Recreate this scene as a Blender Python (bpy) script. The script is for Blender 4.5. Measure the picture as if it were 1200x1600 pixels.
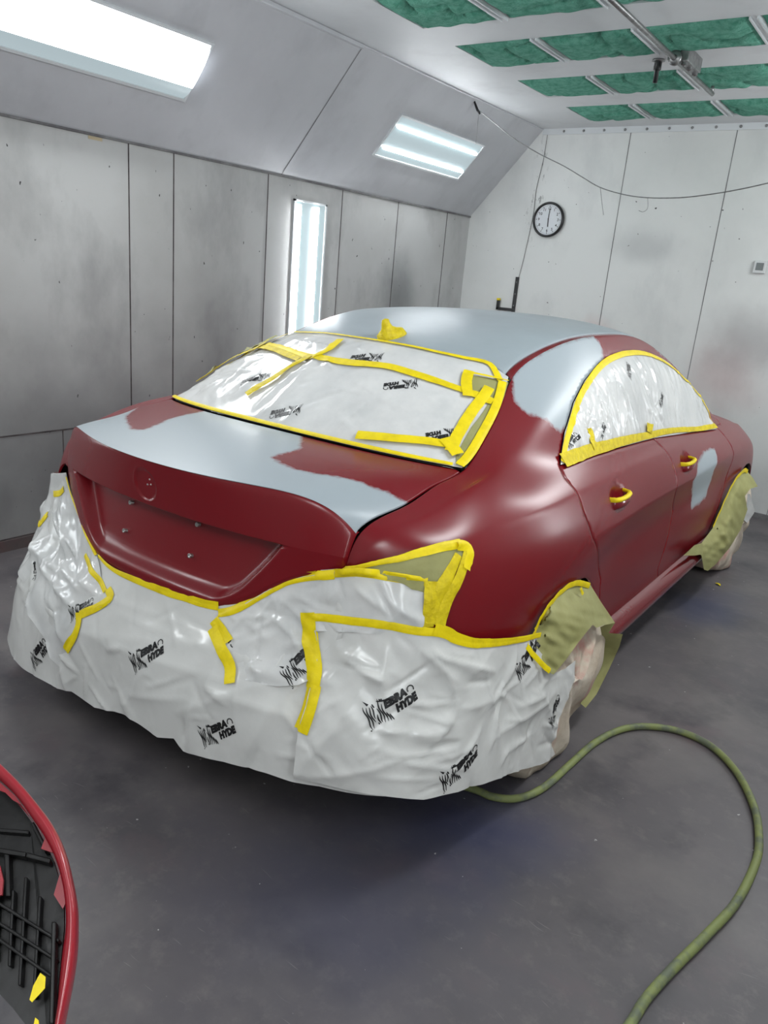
import bpy, bmesh, math, random
import numpy as np
from mathutils import Vector, Matrix
from mathutils.bvhtree import BVHTree
from mathutils.geometry import delaunay_2d_cdt

for _o in list(bpy.data.objects): bpy.data.objects.remove(_o)
random.seed(4)
SC = bpy.context.scene
COL = SC.collection

# ------------------------------------------------------------------ camera
CP = np.array([1.704, -2.324, 1.588]); FOC = 1202.0
def _rot(a, b, c):
    ca, sa, cb, sb, cc, sc = math.cos(a), math.sin(a), math.cos(b), math.sin(b), math.cos(c), math.sin(c)
    return (np.array([[cc, -sc, 0], [sc, cc, 0], [0, 0, 1]]) @ np.array([[1, 0, 0], [0, cb, -sb], [0, sb, cb]])
            @ np.array([[1, 0, 0], [0, 0, -1], [0, 1, 0]]) @ np.array([[ca, -sa, 0], [sa, ca, 0], [0, 0, 1]]))
CR = _rot(*[math.radians(t) for t in (-34.516, 17.28, 5.162)])
cd = bpy.data.cameras.new('camera'); cam = bpy.data.objects.new('camera', cd); COL.objects.link(cam)
m4 = Matrix.Identity(4)
for i in range(3):
    m4[i][0] = CR[0][i]; m4[i][1] = -CR[1][i]; m4[i][2] = -CR[2][i]; m4[i][3] = CP[i]
cam.matrix_world = m4
cd.sensor_fit = 'HORIZONTAL'; cd.sensor_width = 36.0; cd.lens = FOC / 1200 * 36.0; cd.clip_start = 0.02
SC.camera = cam
# ------------------------------------------------------------------ world, exposure
w = bpy.data.worlds.new('world'); SC.world = w; w.use_nodes = True
w.node_tree.nodes['Background'].inputs[0].default_value = (0.75, 0.82, 0.9, 1)
w.node_tree.nodes['Background'].inputs[1].default_value = 0.25
SC.view_settings.view_transform = 'Standard'; SC.view_settings.look = 'None'
SC.view_settings.gamma = 1.0; SC.view_settings.use_curve_mapping = False
SC.view_settings.exposure = 0.13
TUBE = 34.0          # strength of the fluorescent tubes
LAMP = 9.0           # watts-ish of the soft light leaving each fixture

# ------------------------------------------------------------------ materials
def s2l(c):
    return tuple([((v / 255.) / 12.92 if v <= 10 else (((v / 255.) + .055) / 1.055) ** 2.4) for v in c])
def mat(name, col, rough=.5, spec=.5, metal=0., coat=0., noise=None, bump=None, emit=None, trans=0., sheen=0., alpha=1.):
    """noise=(colour2, scale, contrast lo, hi)  bump=(kind, scale, strength, distance)"""
    m = bpy.data.materials.new(name); m.use_nodes = True
    nt = m.node_tree; b = nt.nodes['Principled BSDF']; L = nt.links.new
    c = s2l(col) + (1,)
    b.inputs['Base Color'].default_value = c
    b.inputs['Roughness'].default_value = rough; b.inputs['Specular IOR Level'].default_value = spec
    b.inputs['Metallic'].default_value = metal; b.inputs['Coat Weight'].default_value = coat
    b.inputs['Coat Roughness'].default_value = .12
    b.inputs['Transmission Weight'].default_value = trans; b.inputs['Alpha'].default_value = alpha
    tc = nt.nodes.new('ShaderNodeTexCoord')
    if noise:
        col2, scl, lo, hi = noise
        n = nt.nodes.new('ShaderNodeTexNoise'); n.inputs['Scale'].default_value = scl; n.inputs['Detail'].default_value = 6; n.inputs['Roughness'].default_value = .62
        L(tc.outputs['Object'], n.inputs['Vector'])
        r = nt.nodes.new('ShaderNodeMapRange'); r.inputs[1].default_value = lo; r.inputs[2].default_value = hi
        L(n.outputs['Fac'], r.inputs[0])
        x = nt.nodes.new('ShaderNodeMix'); x.data_type = 'RGBA'
        x.inputs[6].default_value = c; x.inputs[7].default_value = s2l(col2) + (1,)
        L(r.outputs[0], x.inputs[0]); L(x.outputs[2], b.inputs['Base Color'])
    if bump:
        kind, scl, st, dist = bump
        if kind == 'noise':
            t = nt.nodes.new('ShaderNodeTexNoise'); t.inputs['Scale'].default_value = scl; t.inputs['Detail'].default_value = 5; o = t.outputs['Fac']
        else:
            t = nt.nodes.new('ShaderNodeTexVoronoi'); t.inputs['Scale'].default_value = scl; o = t.outputs['Distance']
            t.feature = 'F1'
        L(tc.outputs['Object'], t.inputs['Vector'])
        bp = nt.nodes.new('ShaderNodeBump'); bp.inputs['Strength'].default_value = st; bp.inputs['Distance'].default_value = dist
        L(o, bp.inputs['Height']); L(bp.outputs[0], b.inputs['Normal'])
    if emit:
        b.inputs['Emission Color'].default_value = s2l(emit[0]) + (1,); b.inputs['Emission Strength'].default_value = emit[1]
    return m
def mix_layer(m, col, maskf, rough=None):
    """blend another colour over a material's base colour; maskf(nt, texcoord) returns a 0..1 socket"""
    nt = m.node_tree; b = nt.nodes['Principled BSDF']; L = nt.links.new
    tc = [n for n in nt.nodes if n.type == 'TEX_COORD'][0]
    fac = maskf(nt, tc)
    x = nt.nodes.new('ShaderNodeMix'); x.data_type = 'RGBA'
    inp = b.inputs['Base Color']
    if inp.links: L(inp.links[0].from_socket, x.inputs[6])
    else: x.inputs[6].default_value = inp.default_value
    x.inputs[7].default_value = s2l(col) + (1,)
    L(fac, x.inputs[0]); L(x.outputs[2], inp)
    if rough is not None:
        r = nt.nodes.new('ShaderNodeMix'); r.data_type = 'FLOAT'
        ri = b.inputs['Roughness']
        if ri.links: L(ri.links[0].from_socket, r.inputs[2])
        else: r.inputs[2].default_value = ri.default_value
        r.inputs[3].default_value = rough; L(fac, r.inputs[0]); L(r.outputs[0], ri)
def noise_mask(scale, lo, hi, detail=8, rough=.6, stretch=None, off=(0, 0, 0)):
    def f(nt, tc):
        n = nt.nodes.new('ShaderNodeTexNoise'); n.inputs['Scale'].default_value = scale; n.inputs['Detail'].default_value = detail; n.inputs['Roughness'].default_value = rough
        mp = nt.nodes.new('ShaderNodeMapping'); nt.links.new(tc.outputs['Object'], mp.inputs[0])
        mp.inputs['Location'].default_value = off
        if stretch: mp.inputs['Scale'].default_value = stretch
        nt.links.new(mp.outputs[0], n.inputs['Vector'])
        r = nt.nodes.new('ShaderNodeMapRange'); r.inputs[1].default_value = lo; r.inputs[2].default_value = hi
        nt.links.new(n.outputs['Fac'], r.inputs[0]); return r.outputs[0]
    return f
def blob_mask(center, rad, lo=.35, hi=1., squash=(1, 1, 1), nscale=3.):
    """soft blob of a second tone around an object-space point, broken by noise"""
    def f(nt, tc):
        L = nt.links.new
        v = nt.nodes.new('ShaderNodeVectorMath'); v.operation = 'SUBTRACT'; v.inputs[1].default_value = center; L(tc.outputs['Object'], v.inputs[0])
        s = nt.nodes.new('ShaderNodeVectorMath'); s.operation = 'MULTIPLY'; s.inputs[1].default_value = squash; L(v.outputs[0], s.inputs[0])
        l = nt.nodes.new('ShaderNodeVectorMath'); l.operation = 'LENGTH'; L(s.outputs[0], l.inputs[0])
        n = nt.nodes.new('ShaderNodeTexNoise'); n.inputs['Scale'].default_value = nscale; n.inputs['Detail'].default_value = 6; L(tc.outputs['Object'], n.inputs['Vector'])
        a = nt.nodes.new('ShaderNodeMath'); a.operation = 'MULTIPLY_ADD'; L(n.outputs['Fac'], a.inputs[0]); a.inputs[1].default_value = rad * .9; 
        L(l.outputs['Value'], a.inputs[2])
        r = nt.nodes.new('ShaderNodeMapRange'); r.inputs[1].default_value = rad * 1.45; r.inputs[2].default_value = rad * .45
        r.inputs[3].default_value = 0; r.inputs[4].default_value = hi; r.interpolation_type = 'SMOOTHSTEP'
        L(a.outputs[0], r.inputs[0]); return r.outputs[0]
    return f

RED = (116, 14, 24)
def paint_mat():
    m = mat('red_basecoat', RED, rough=.27, spec=.5, bump=('noise', 900, .03, .001))
    def primer(nt, tc):
        L = nt.links.new
        a = nt.nodes.new('ShaderNodeAttribute'); a.attribute_name = 'primer'
        n = nt.nodes.new('ShaderNodeTexNoise'); n.inputs['Scale'].default_value = 38; n.inputs['Detail'].default_value = 8; n.inputs['Roughness'].default_value = .7
        L(tc.outputs['Object'], n.inputs['Vector'])
        q = nt.nodes.new('ShaderNodeMath'); q.operation = 'MULTIPLY_ADD'; L(n.outputs['Fac'], q.inputs[0]); q.inputs[1].default_value = .044; L(a.outputs['Fac'], q.inputs[2])
        r = nt.nodes.new('ShaderNodeMapRange'); r.inputs[1].default_value = .010; r.inputs[2].default_value = .030; r.interpolation_type = 'SMOOTHSTEP'
        L(q.outputs[0], r.inputs[0]); return r.outputs[0]
    mix_layer(m, (160, 170, 176), primer, rough=.33)
    return m
M = {}
M['paint'] = paint_mat()
M['primer'] = mat('grey_primer', (160, 170, 176), rough=.33, noise=((148, 158, 164), 3.0, .35, .7), bump=('noise', 700, .04, .001))
M['paint_gloss'] = mat('dark_red_gloss', (112, 18, 28), rough=.16, coat=.4, bump=('noise', 60, .1, .002))
M['shell'] = mat('dark_shell', (12, 10, 11), rough=.8)
M['glass'] = mat('tinted_glass', (18, 20, 22), rough=.08, spec=.6)
M['rubber'] = mat('tyre_rubber', (22, 22, 23), rough=.85)
M['alloy'] = mat('alloy_rim', (150, 152, 156), rough=.35, metal=.9)
M['steel'] = mat('bare_steel', (175, 175, 172), rough=.3, metal=.9)
M['hole'] = mat('black_hole', (8, 8, 8), rough=.7)
M['tape'] = mat('yellow_tape', (238, 214, 8), rough=.5, spec=.35, noise=((214, 190, 6), 22., .45, .75), bump=('noise', 120, .35, .002))
M['tape_old'] = mat('yellow_tape_crumpled', (226, 204, 20), rough=.55, spec=.35, noise=((196, 172, 10), 40., .4, .7), bump=('noise', 90, .8, .004))
M['paper'] = mat('olive_masking_paper', (158, 156, 104), rough=.62, spec=.3, noise=((146, 144, 92), 12., .4, .7), bump=('noise', 35, .25, .004))
M['ink'] = mat('black_print', (14, 14, 16), rough=.45)
def film_mat(name, col, col2, rough, sc1=3.2):
    m = mat(name, col, rough=rough, spec=.55, noise=(col2, 4., .42, .62))
    nt = m.node_tree; b = nt.nodes['Principled BSDF']; L = nt.links.new
    tc = [n for n in nt.nodes if n.type == 'TEX_COORD'][0]
    n0 = nt.nodes.new('ShaderNodeTexNoise'); n0.inputs['Scale'].default_value = 6; n0.inputs['Detail'].default_value = 3
    L(tc.outputs['Object'], n0.inputs['Vector'])
    vm = nt.nodes.new('ShaderNodeVectorMath'); vm.operation = 'MULTIPLY_ADD'; L(n0.outputs['Color'], vm.inputs[0]); vm.inputs[1].default_value = (.12, .12, .12); L(tc.outputs['Object'], vm.inputs[2])
    v = nt.nodes.new('ShaderNodeTexNoise'); v.noise_type = 'RIDGED_MULTIFRACTAL'; v.inputs['Scale'].default_value = sc1; v.inputs['Detail'].default_value = 1.2; v.inputs['Roughness'].default_value = .5; L(vm.outputs[0], v.inputs['Vector'])
    pw = nt.nodes.new('ShaderNodeMath'); pw.operation = 'POWER'; L(v.outputs['Fac'], pw.inputs[0]); pw.inputs[1].default_value = 3.
    v2 = nt.nodes.new('ShaderNodeTexNoise'); v2.inputs['Scale'].default_value = 150; v2.inputs['Detail'].default_value = 2; L(tc.outputs['Object'], v2.inputs['Vector'])
    b1 = nt.nodes.new('ShaderNodeBump'); b1.inputs['Strength'].default_value = 1.; b1.inputs['Distance'].default_value = .006; L(pw.outputs[0], b1.inputs['Height'])
    b2 = nt.nodes.new('ShaderNodeBump'); b2.inputs['Strength'].default_value = .10; b2.inputs['Distance'].default_value = .001; L(v2.outputs['Fac'], b2.inputs['Height']); L(b1.outputs[0], b2.inputs['Normal'])
    L(b2.outputs[0], b.inputs['Normal'])
    return m
M['film'] = film_mat('white_masking_film', (214, 214, 211), (204, 204, 201), .24, 4.2)
M['film_shiny'] = film_mat('glossy_masking_film', (218, 218, 216), (202, 203, 202), .17, 4.5)
M['cloth'] = mat('wheel_cover_cloth', (214, 202, 186), rough=.85, spec=.2, noise=((196, 180, 160), 7., .45, .7), bump=('noise', 14, .5, .02))
mix_layer(M['cloth'], (206, 120, 118), noise_mask(5.5, .55, .74, off=(3, 1, 2)))
M['hose'] = mat('green_hose_rubber', (132, 142, 88), rough=.6, noise=((104, 112, 92), 16., .45, .62), bump=('noise', 80, .15, .002))
M['dark_metal'] = mat('dark_iron', (40, 40, 42), rough=.45, metal=.6)
M['galv'] = mat('galvanised_steel', (150, 150, 150), rough=.38, metal=.8, noise=((120, 120, 120), 30., .4, .7))
M['trim_dark'] = mat('seam_sealant', (92, 86, 86), rough=.8, noise=((58, 52, 54), 8., .4, .6))
M['trim_light'] = mat('seam_light', (128, 128, 128), rough=.7, noise=((92, 90, 92), 5., .4, .6))
# room
def wall_mat(name, base, d1, d2, rough=.42):
    m = mat(name, base, rough=rough, spec=.5, noise=(d1, 1.1, .42, .72))
    mix_layer(m, d2, noise_mask(2.6, .52, .80, off=(5, 2, 7), stretch=(1, 1, .55)))
    return m
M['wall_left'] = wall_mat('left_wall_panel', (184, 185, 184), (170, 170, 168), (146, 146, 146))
mix_layer(M['wall_left'], (40, 38, 38), noise_mask(34, .735, .76, detail=2, rough=.5, stretch=(1, 1, .6), off=(11, 3, 0)))
mix_layer(M['wall_left'], (110, 110, 112), blob_mask((-2.1, .2, .55), .8, hi=.7, squash=(1, .35, 1)))
mix_layer(M['wall_left'], (78, 82, 84), blob_mask((-2.1, 3.1, 1.35), .45, hi=.6, squash=(1, 1, .8)))
mix_layer(M['wall_left'], (90, 90, 92), blob_mask((-2.1, 1.2, 1.1), .55, hi=.3, squash=(1, 1, .8)))
M['wall_back'] = wall_mat('back_wall_panel', (218, 220, 218), (206, 208, 206), (194, 197, 196))
mix_layer(M['wall_back'], (60, 58, 58), noise_mask(30, .745, .77, detail=2, rough=.5, off=(1, 3, 0)))
mix_layer(M['wall_back'], (186, 120, 116), blob_mask((-.78, 4.14, 1.18), .26, hi=.4))
mix_layer(M['wall_back'], (172, 128, 128), blob_mask((.35, 4.14, 1.0), .45, hi=.4))
mix_layer(M['wall_back'], (120, 124, 128), blob_mask((-.45, 4.14, 1.95), .34, hi=.32, squash=(.7, 1, 1.6)))
mix_layer(M['wall_back'], (130, 126, 128), blob_mask((.5, 4.14, 1.35), .38, hi=.5, squash=(.8, 1, 1)))
def splat(nt, tc):
    a = noise_mask(24, .58, .64, detail=4, stretch=(1, 1, .5), off=(3, 0, 5))(nt, tc); b = blob_mask((-1.45, 4.13, 2.35), .34, hi=.9, squash=(3.2, 1, .55))(nt, tc)
    m = nt.nodes.new('ShaderNodeMath'); m.operation = 'MULTIPLY'; nt.links.new(a, m.inputs[0]); nt.links.new(b, m.inputs[1]); return m.outputs[0]
mix_layer(M['wall_back'], (84, 82, 82), splat)
M['slope'] = wall_mat('sloped_panel', (196, 198, 202), (184, 186, 190), (172, 174, 178), .34)
M['ceiling'] = wall_mat('ceiling_panel', (214, 217, 219), (204, 208, 210), (196, 198, 200), .5)
M['frame_white'] = mat('white_metal_frame', (206, 210, 212), rough=.34)
M['filter'] = mat('green_filter_media', (112, 172, 152), rough=.95, spec=.1, noise=((80, 146, 124), 26., .4, .65), bump=('noise', 120, .9, .01))
M['floor'] = mat('painted_concrete_floor', (104, 99, 101), rough=.42, spec=.4, noise=((88, 85, 88), 1.6, .35, .65), bump=('noise', 26, .12, .004))
mix_layer(M['floor'], (126, 121, 119), noise_mask(1.3, .50, .78, off=(4, 9, 0)))
mix_layer(M['floor'], (112, 107, 107), noise_mask(14., .52, .72, detail=10, rough=.7, off=(8, 1, 0)))
mix_layer(M['floor'], (62, 60, 66), noise_mask(2.2, .54, .75, off=(14, 2, 0)))
mix_layer(M['floor'], (108, 96, 99), noise_mask(2.9, .58, .76, off=(1, 22, 0)))
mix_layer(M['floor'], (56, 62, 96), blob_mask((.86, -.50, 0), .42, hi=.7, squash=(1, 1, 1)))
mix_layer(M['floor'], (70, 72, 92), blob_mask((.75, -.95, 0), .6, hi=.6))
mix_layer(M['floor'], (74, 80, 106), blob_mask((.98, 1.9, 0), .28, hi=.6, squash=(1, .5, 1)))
mix_layer(M['floor'], (168, 164, 160), noise_mask(9., .70, .74, detail=10, rough=.75, off=(2, 5, 0)), rough=.6)
mix_layer(M['floor'], (190, 188, 186), noise_mask(38., .765, .775, detail=2, rough=.4, off=(7, 7, 0)))
def scratches(nt, tc):
    L = nt.links.new; outs = []
    for k, (ang, off) in enumerate(((.4, 0.), (-.7, 3.), (1.3, 7.))):
        mp = nt.nodes.new('ShaderNodeMapping'); mp.inputs['Rotation'].default_value = (0, 0, ang); mp.inputs['Location'].default_value = (off, off, 0); mp.inputs['Scale'].default_value = (9., 230., 1)
        n0 = nt.nodes.new('ShaderNodeTexNoise'); n0.inputs['Scale'].default_value = 2.5; L(tc.outputs['Object'], n0.inputs['Vector'])
        vm = nt.nodes.new('ShaderNodeVectorMath'); vm.operation = 'MULTIPLY_ADD'; L(n0.outputs['Color'], vm.inputs[0]); vm.inputs[1].default_value = (.25, .25, 0); L(tc.outputs['Object'], vm.inputs[2])
        L(vm.outputs[0], mp.inputs[0])
        n = nt.nodes.new('ShaderNodeTexNoise'); n.inputs['Scale'].default_value = 1.; n.inputs['Detail'].default_value = 1; L(mp.outputs[0], n.inputs['Vector'])
        r = nt.nodes.new('ShaderNodeMapRange'); r.inputs[1].default_value = .77; r.inputs[2].default_value = .82; r.inputs[4].default_value = .38; L(n.outputs['Fac'], r.inputs[0]); outs.append(r.outputs[0])
    o = outs[0]
    for p in outs[1:]:
        a = nt.nodes.new('ShaderNodeMath'); a.operation = 'MAXIMUM'; L(o, a.inputs[0]); L(p, a.inputs[1]); o = a.outputs[0]
    return o
mix_layer(M['floor'], (160, 156, 154), scratches)
M['tube'] = mat('fluorescent_tube', (250, 252, 255), emit=((246, 250, 253), TUBE))
M['reflector'] = mat('lamp_reflector', (70, 84, 86), rough=.3, emit=((198, 214, 220), .62))  # dark base; the lit look of these lamp panels is put in as emission
M['diffuser'] = mat('lamp_lens', (250, 252, 255), emit=((240, 247, 255), 9.0))
M['face'] = mat('clock_face', (214, 218, 222), rough=.4)
M['black_plastic'] = mat('black_plastic', (24, 24, 26), rough=.35, noise=((44, 42, 42), 40, .55, .7))
M['screen'] = mat('lcd_screen', (112, 118, 118), rough=.25)
M['white_plastic'] = mat('white_plastic', (200, 202, 202), rough=.4)

# ------------------------------------------------------------------ object helpers
def link(o, parent=None):
    COL.objects.link(o)
    if parent is not None: o.parent = parent
    return o
def mesh_obj(name, verts, faces, m, parent=None, smooth=True, attr=None):
    me = bpy.data.meshes.new(name); me.from_pydata([tuple(map(float, v)) for v in verts], [], [tuple(int(i) for i in f) for f in faces])
    if m: me.materials.append(m)
    if smooth: me.polygons.foreach_set('use_smooth', [True] * len(me.polygons))
    if attr:
        for k, vals in attr.items():
            a = me.attributes.new(k, 'FLOAT', 'POINT'); a.data.foreach_set('value', np.asarray(vals, dtype=np.float32))
    me.update(); o = bpy.data.objects.new(name, me)
    return link(o, parent)
def bm_obj(name, bm, m, parent=None, smooth=False):
    me = bpy.data.meshes.new(name); bmesh.ops.recalc_face_normals(bm, faces=bm.faces); bm.to_mesh(me); bm.free()
    if m: me.materials.append(m)
    if smooth: me.polygons.foreach_set('use_smooth', [True] * len(me.polygons))
    o = bpy.data.objects.new(name, me); return link(o, parent)
def tag(o, label=None, cat=None, group=None, kind=None):
    if label: o['label'] = label
    if cat: o['category'] = cat
    if group: o['group'] = group
    if kind: o['kind'] = kind
    return o
def empty(name, label=None, cat=None, loc=(0, 0, 0), group=None):
    o = bpy.data.objects.new(name, None); o.location = loc; link(o); return tag(o, label, cat, group)
def struct(o): o['kind'] = 'structure'; return o
def box(bm, lo, hi, mtx=None):
    v = []
    for x in (lo[0], hi[0]):
        for y in (lo[1], hi[1]):
            for z in (lo[2], hi[2]):
                p = Vector((x, y, z)); v.append(bm.verts.new(mtx @ p if mtx else p))
    for f in ((0, 1, 3, 2), (4, 6, 7, 5), (0, 4, 5, 1), (2, 3, 7, 6), (0, 2, 6, 4), (1, 5, 7, 3)): bm.faces.new([v[i] for i in f])
def bevel(bm, w, seg=2):
    bmesh.ops.bevel(bm, geom=list(bm.edges), offset=w, segments=seg, affect='EDGES', profile=.6)
def boxes(name, lst, m, parent=None, bev=0, mtx=None):
    bm = bmesh.new()
    for lo, hi in lst: box(bm, lo, hi, mtx)
    if bev: bevel(bm, bev)
    return bm_obj(name, bm, m, parent)
def smooth_path(pts, n=8):
    P = np.array(pts, float); out = []
    Q = np.vstack([2 * P[0] - P[1], P, 2 * P[-1] - P[-2]])
    for i in range(1, len(Q) - 2):
        for t in np.linspace(0, 1, n, endpoint=False):
            a, b, c, d = Q[i - 1], Q[i], Q[i + 1], Q[i + 2]
            out.append(.5 * ((2 * b) + (-a + c) * t + (2 * a - 5 * b + 4 * c - d) * t * t + (-a + 3 * b - 3 * c + d) * t ** 3))
    out.append(P[-1]); return np.array(out)
def tube(bm, pts, r, seg=10, cap=True):
    P = [Vector(p) for p in pts]; R = r if hasattr(r, '__len__') else [r] * len(P)
    rings = []; up = Vector((0, 0, 1)); prev = None
    for i, p in enumerate(P):
        t = (P[min(i + 1, len(P) - 1)] - P[max(i - 1, 0)]).normalized()
        if prev is None:
            a = t.cross(up if abs(t.z) < .95 else Vector((1, 0, 0))).normalized()
        else: a = (prev - t * prev.dot(t)).normalized()
        prev = a; b = t.cross(a)
        rings.append([bm.verts.new(p + (a * math.cos(2 * math.pi * k / seg) + b * math.sin(2 * math.pi * k / seg)) * R[i]) for k in range(seg)])
    for i in range(len(rings) - 1):
        for k in range(seg):
            bm.faces.new([rings[i][k], rings[i][(k + 1) % seg], rings[i + 1][(k + 1) % seg], rings[i + 1][k]])
    if cap: bm.faces.new(rings[0][::-1]); bm.faces.new(rings[-1])
def tube_obj(name, pts, r, m, parent=None, seg=10):
    bm = bmesh.new(); tube(bm, pts, r, seg); return bm_obj(name, bm, m, parent, True)
def lathe(bm, prof, mtx, seg=32):
    rings = []
    for r, z in prof:
        rings.append([bm.verts.new(mtx @ Vector((r * math.cos(2 * math.pi * k / seg), r * math.sin(2 * math.pi * k / seg), z))) for k in range(seg)])
    for i in range(len(rings) - 1):
        for k in range(seg): bm.faces.new([rings[i][k], rings[i][(k + 1) % seg], rings[i + 1][(k + 1) % seg], rings[i + 1][k]])
    return rings
def ray(px, py): return CR.T @ np.array([(px - 600) / FOC, (py - 800) / FOC, 1.])
def on(ax, c, px, py):
    d = ray(px, py); return CP + (c - CP[ax]) / d[ax] * d

# ------------------------------------------------------------------ the room
XL, XR, YB, YN, ZC, ZW, XS = -2.085, 2.085, 4.13, -4.2, 2.835, 2.128, -1.47
def slab(name, lo, hi, m): return struct(boxes(name, [(lo, hi)], m))
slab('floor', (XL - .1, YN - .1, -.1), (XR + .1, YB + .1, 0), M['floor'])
slab('wall_left', (XL - .08, YN, 0), (XL, YB, ZW), M['wall_left'])
slab('wall_right', (XR, YN, 0), (XR + .08, YB, ZW), M['wall_left'])
slab('wall_back', (XL - .1, YB, 0), (XR + .1, YB + .08, ZC + .1), M['wall_back'])
slab('wall_front', (XL - .1, YN - .08, 0), (XR + .1, YN, ZC + .1), M['wall_left'])
for nm, sx in (('wall_left_slope', 1), ('wall_right_slope', -1)):
    v = []; 
    for y in (YN, YB):
        v += [(sx * XL, y, ZW), (sx * XS, y, ZC), (sx * (XS - .05), y, ZC + .06), (sx * (XL - .06), y, ZW + .05)]
    f = [(0, 1, 5, 4), (1, 2, 6, 5), (2, 3, 7, 6), (3, 0, 4, 7), (0, 3, 2, 1), (4, 5, 6, 7)]
    bm = bmesh.new(); vs = [bm.verts.new(p) for p in v]
    for q in f: bm.faces.new([vs[i] for i in q])
    struct(bm_obj(nm, bm, M['slope']))
# ceiling with openings for the filters: solid sheet above, filter grid below
FX = [(-.962, -.50), (-.452, .05), (.10, .60), (.65, 1.11)]
FY = [(-2.08, -1.63), (-1.295, -.845), (-.51, -.06), (.275, .725), (1.06, 1.512), (1.838, 2.285), (2.622, 3.09), (3.398, 3.852)]
bm = bmesh.new()
xs = [XS - .03] + [a for p in FX for a in p] + [-XS + .03]; ys = [YN] + [a for p in FY for a in p] + [YB]
for i in range(len(xs) - 1):
    for j in range(len(ys) - 1):
        if i % 2 == 1 and j % 2 == 1: continue
        box(bm, (xs[i], ys[j], ZC), (xs[i + 1], ys[j + 1], ZC + .03))
bmesh.ops.remove_doubles(bm, verts=bm.verts, dist=1e-5)
struct(bm_obj('ceiling', bm, M['ceiling']))
# flanges hanging between the filter columns
FR = empty('ceiling_grid', None, None); FR['kind'] = 'structure'; FR.name = 'trim_1'
n = 0
bm = bmesh.new()
for xa, xb in ((-.50, -.452), (.05, .10), (.60, .65)):
    for ya, yb in FY:
        box(bm, (xa + .004, ya, ZC - .012), (xa + .012, yb, ZC)); box(bm, (xb - .012, ya, ZC - .012), (xb - .004, yb, ZC))
bm_obj('frame_flange', bm, M['frame_white'], FR)

def trim(i, lo, hi, m='trim_dark'): return struct(boxes('trim_%d' % i, [(lo, hi)], M[m]))
ti = 2
for y in (.48, .782, 1.54, 2.299, 3.00, 3.74):
    trim(ti, (XL, y - .0035, .615 if y > .3 else 0), (XL + .002, y + .0035, ZW)); ti += 1
trim(ti, (XL, YN, .614), (XL + .002, YB, .622)); ti += 1
for y in (-.75, .035, 1.15, 2.3): trim(ti, (XL, y - .003, .06), (XL + .002, y + .003, .614)); ti += 1
trim(ti, (XL, YN, .06), (XL + .004, YB, .068)); ti += 1
trim(ti, (XL - .0, YN, ZW - .008), (XL + .010, YB, ZW + .004), 'trim_light'); ti += 1
for x in (-.718, .075, .87): trim(ti, (x - .0025, YB - .002, 0), (x + .0025, YB, ZC), 'trim_light'); ti += 1
for y, m_ in ((1.65, 'trim_dark'), (-1.2, 'trim_dark')):   # seams across the slope
    for sx in (1, -1):
        bm = bmesh.new(); a = Vector((sx * (XL), y, ZW)); b = Vector((sx * XS, y, ZC)); nn = Vector((sx * (ZC - ZW), 0, XL - XS)).normalized() * .002
        vs = [bm.verts.new(p) for p in (a + nn, b + nn, b + nn + Vector((0, .006, 0)), a + nn + Vector((0, .006, 0)))]; bm.faces.new(vs)
        struct(bm_obj('trim_%d' % ti, bm, M['trim_light'])); ti += 1
# lip along the slope top (folded flange of the first panel)
for lo, hi in (((XS - .035, YN, ZC - .022), (XS + .005, 1.66, ZC + .0)), ((XS - .012, 1.66, ZC - .010), (XS + .004, YB, ZC + .0))):
    struct(boxes('trim_%d' % ti, [(lo, hi)], M['slope'], bev=.004)); ti += 1
# row of rivets along the back wall's head flange
tr = empty('trim_%d' % ti); tr['kind'] = 'structure'; ti += 1
bm = bmesh.new()
box(bm, (XS, YB - .012, ZC - .045), (1.5, YB, ZC))
bm_obj('head_flange', bm, M['frame_white'], tr)
bm = bmesh.new()
for k in range(17):
    c = Matrix.Translation((-1.28 + k * .172, YB - .012, ZC - .023)) @ Matrix.Rotation(math.pi / 2, 4, 'X')
    bmesh.ops.create_uvsphere(bm, u_segments=8, v_segments=5, radius=.011, matrix=c)
ob = bm_obj('rivet', bm, M['galv'], tr); ob['kind'] = 'stuff'
# concrete curb line at the foot of the walls
struct(boxes('baseboard_left', [((XL, YN, 0), (XL + .012, YB, .06))], wall_mat('curb_dirty', (116, 108, 106), (90, 78, 78), (140, 96, 96))))
struct(boxes('baseboard_back', [((XL, YB - .012, 0), (XR, YB, .045))], M['trim_light']))

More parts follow.
